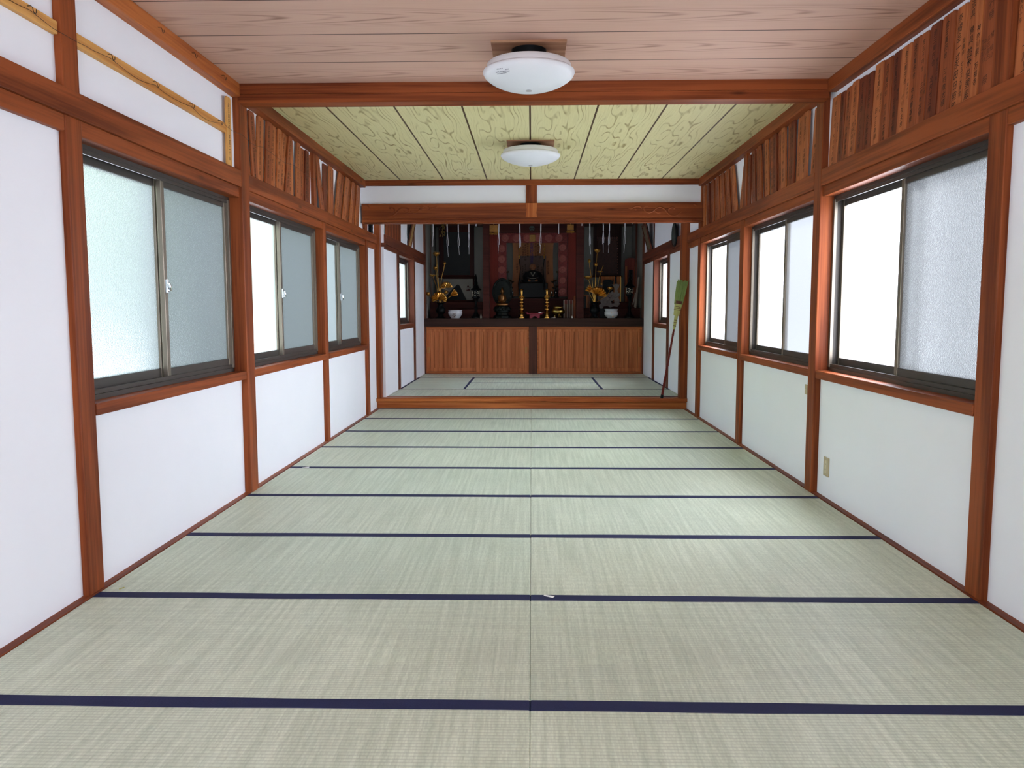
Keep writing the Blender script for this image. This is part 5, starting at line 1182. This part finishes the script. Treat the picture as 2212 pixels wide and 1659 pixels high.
# pale posts closing the bays
for x0, x1, lab in ((924.5, 931, 'left'), (1372, 1377, 'right')):
    a, b = at(x0, 600, 11.9), at(x1, 600, 11.9); trim(MB().box(a.x, 11.9, ZC, b.x, 11.98, 2.7), WD['Z'], 'dark post at the %s end of the altar recess' % lab)

# ================================================================ SANCTUARY HANGINGS
cords = [(936, 531, 0, 0), (967, 532, 555, 1), (991, 532, 551, 1), (1013, 532, 549, 0), (1028.6, 489, 0, 0), (1077, 530, 549, -1), (1123.6, 534, 0, 1), (1167.5, 529, 547, -1), (1207, 505, 0, 0), (1257, 488, 0, 0), (1274.5, 529, 549, 1), (1303, 526, 546, 0), (1315.5, 528, 546, -1), (1349, 528, 546, -1), (1366, 484, 0, 0)]
M_CORD = plain('white_cord', (.62, .60, .64), .55)
for i, (px, y1, y2, ln) in enumerate(cords):
    Y = 10.3; kc = kpx(Y); b = at(px, y1, Y); t = Vector((b.x-ln*.01, Y, 2.715))
    mb = MB(); m_ = b+(t-b)*.42 if y1 > 510 else b
    if y1 > 510:
        for s_ in (-1, 1): mb.tube([b+Vector((s_*1.2*kc, 0, .01*s_)), b+(t-b)*.15+Vector((s_*1.5*kc, 0, 0)), m_], .55*kc, 6)
        mb.tube([m_-Vector((0,0,.01)), t], 1.15*kc, 8)
    else: mb.tube([b, t], .8*kc, 8)
    o = mb.build('looped_streamer', M_CORD, smooth=True)
    if y2: MB().tube([b, (b+at(px+ln*1.2, y2, Y))/2, at(px+ln*1.5, y2, Y)], .38*kc, 6).build('tail', M_CORD, o)
    tag(o, 'white looped cord hanging before the altar, %s from the left' % ORD[i], 'cord', 'white hanging cords')

# tilted picture on the left sanctuary rail
def rail_picture(X0, X1, ya, yb, z0, z1, s, label, mat_in):
    root = thing('framed_picture', (X0, (ya+yb)/2, z0), label, 'picture', 'framed pictures on the sanctuary rails')
    v = Vector((X1-X0, 0, z1-z0)); n_ = Vector((-s*v.z, 0, s*v.x)).normalized()*-1
    if n_.x*s > 0: n_ = -n_
    def slab(u0, u1, w0, w1, off, th, name, mat):
        o_ = Vector((X0, 0, z0))+n_*off; MB().prism([(u0, w0), (u1, w0), (u1, w1), (u0, w1)], o_, (0,1,0), v, n_*th).build(name, mat, root, bevel=.001)
    f = .10; g = (yb-ya)*.10
    slab(ya, yb, 0, 1, -.02, .018, 'backing', M_BLACK)
    for u0, u1, w0, w1 in ((ya, yb, 0, .05), (ya, yb, .92, 1), (ya, ya+g, .05, .92), (yb-g, yb, .05, .92)): slab(u0, u1, w0, w1, -.004, .018, 'frame_side', WD['Y'])
    slab(ya+g, yb-g, .05, .92, -.003, .008, 'gilt_mat', mat_in)
M_MAT = plain('gold_mat', (.50, .30, .10), .45, metal=.4, noise=.1)
rail_picture(-1.772, -1.70, 9.22, 9.50, 2.10, 2.46, -1, 'tilted gold framed picture on the left sanctuary rail', M_MAT)
rail_picture(1.845, 1.74, 10.05, 10.45, 2.10, 2.50, 1, 'tilted dark picture with gold edge on the sanctuary rail above the narrow right window', plain('dim_picture', (.12, .09, .05), .5))
# round disc on the right rail
c = Vector((1.815, 7.98, 2.135)); root = thing('fan_drum', c, 'round dark green disc with black rim hung above the broom', 'drum')
mm = MB().lathe([(.0005, .010), (.130, .010), (.132, 0)], (0,0,0), 40); mm.v = [(c.x-z, c.y+x, c.z+y) for x, y, z in mm.v]; mm.build('drum_skin', plain('dark_green_skin', (.035, .050, .045), .35, noise=.2), root, smooth=True)
MB().tube([(c.x, c.y+.14*math.cos(t), c.z+.14*math.sin(t)) for t in [2*PI*i/40 for i in range(41)]], .014, 8).build('rim', M_BLACK, root, smooth=True)
# dark bundle on the left rail beside the carved beam
mb = MB(); rb = random.Random(2)
for i in range(9):
    z = 2.085+i*.016; mb.tube([(-1.85+.012*math.cos(t)+rb.uniform(-.003, .003), 6.98+.05*math.sin(t), z+.006*math.sin(2*t)) for t in [2*PI*j/10 for j in range(11)]], .010, 6)
o = mb.build('coiled_bundle', M_BLACK, smooth=True); tag(o, 'dark coiled bundle on the rail beside the left opening post', 'bundle')
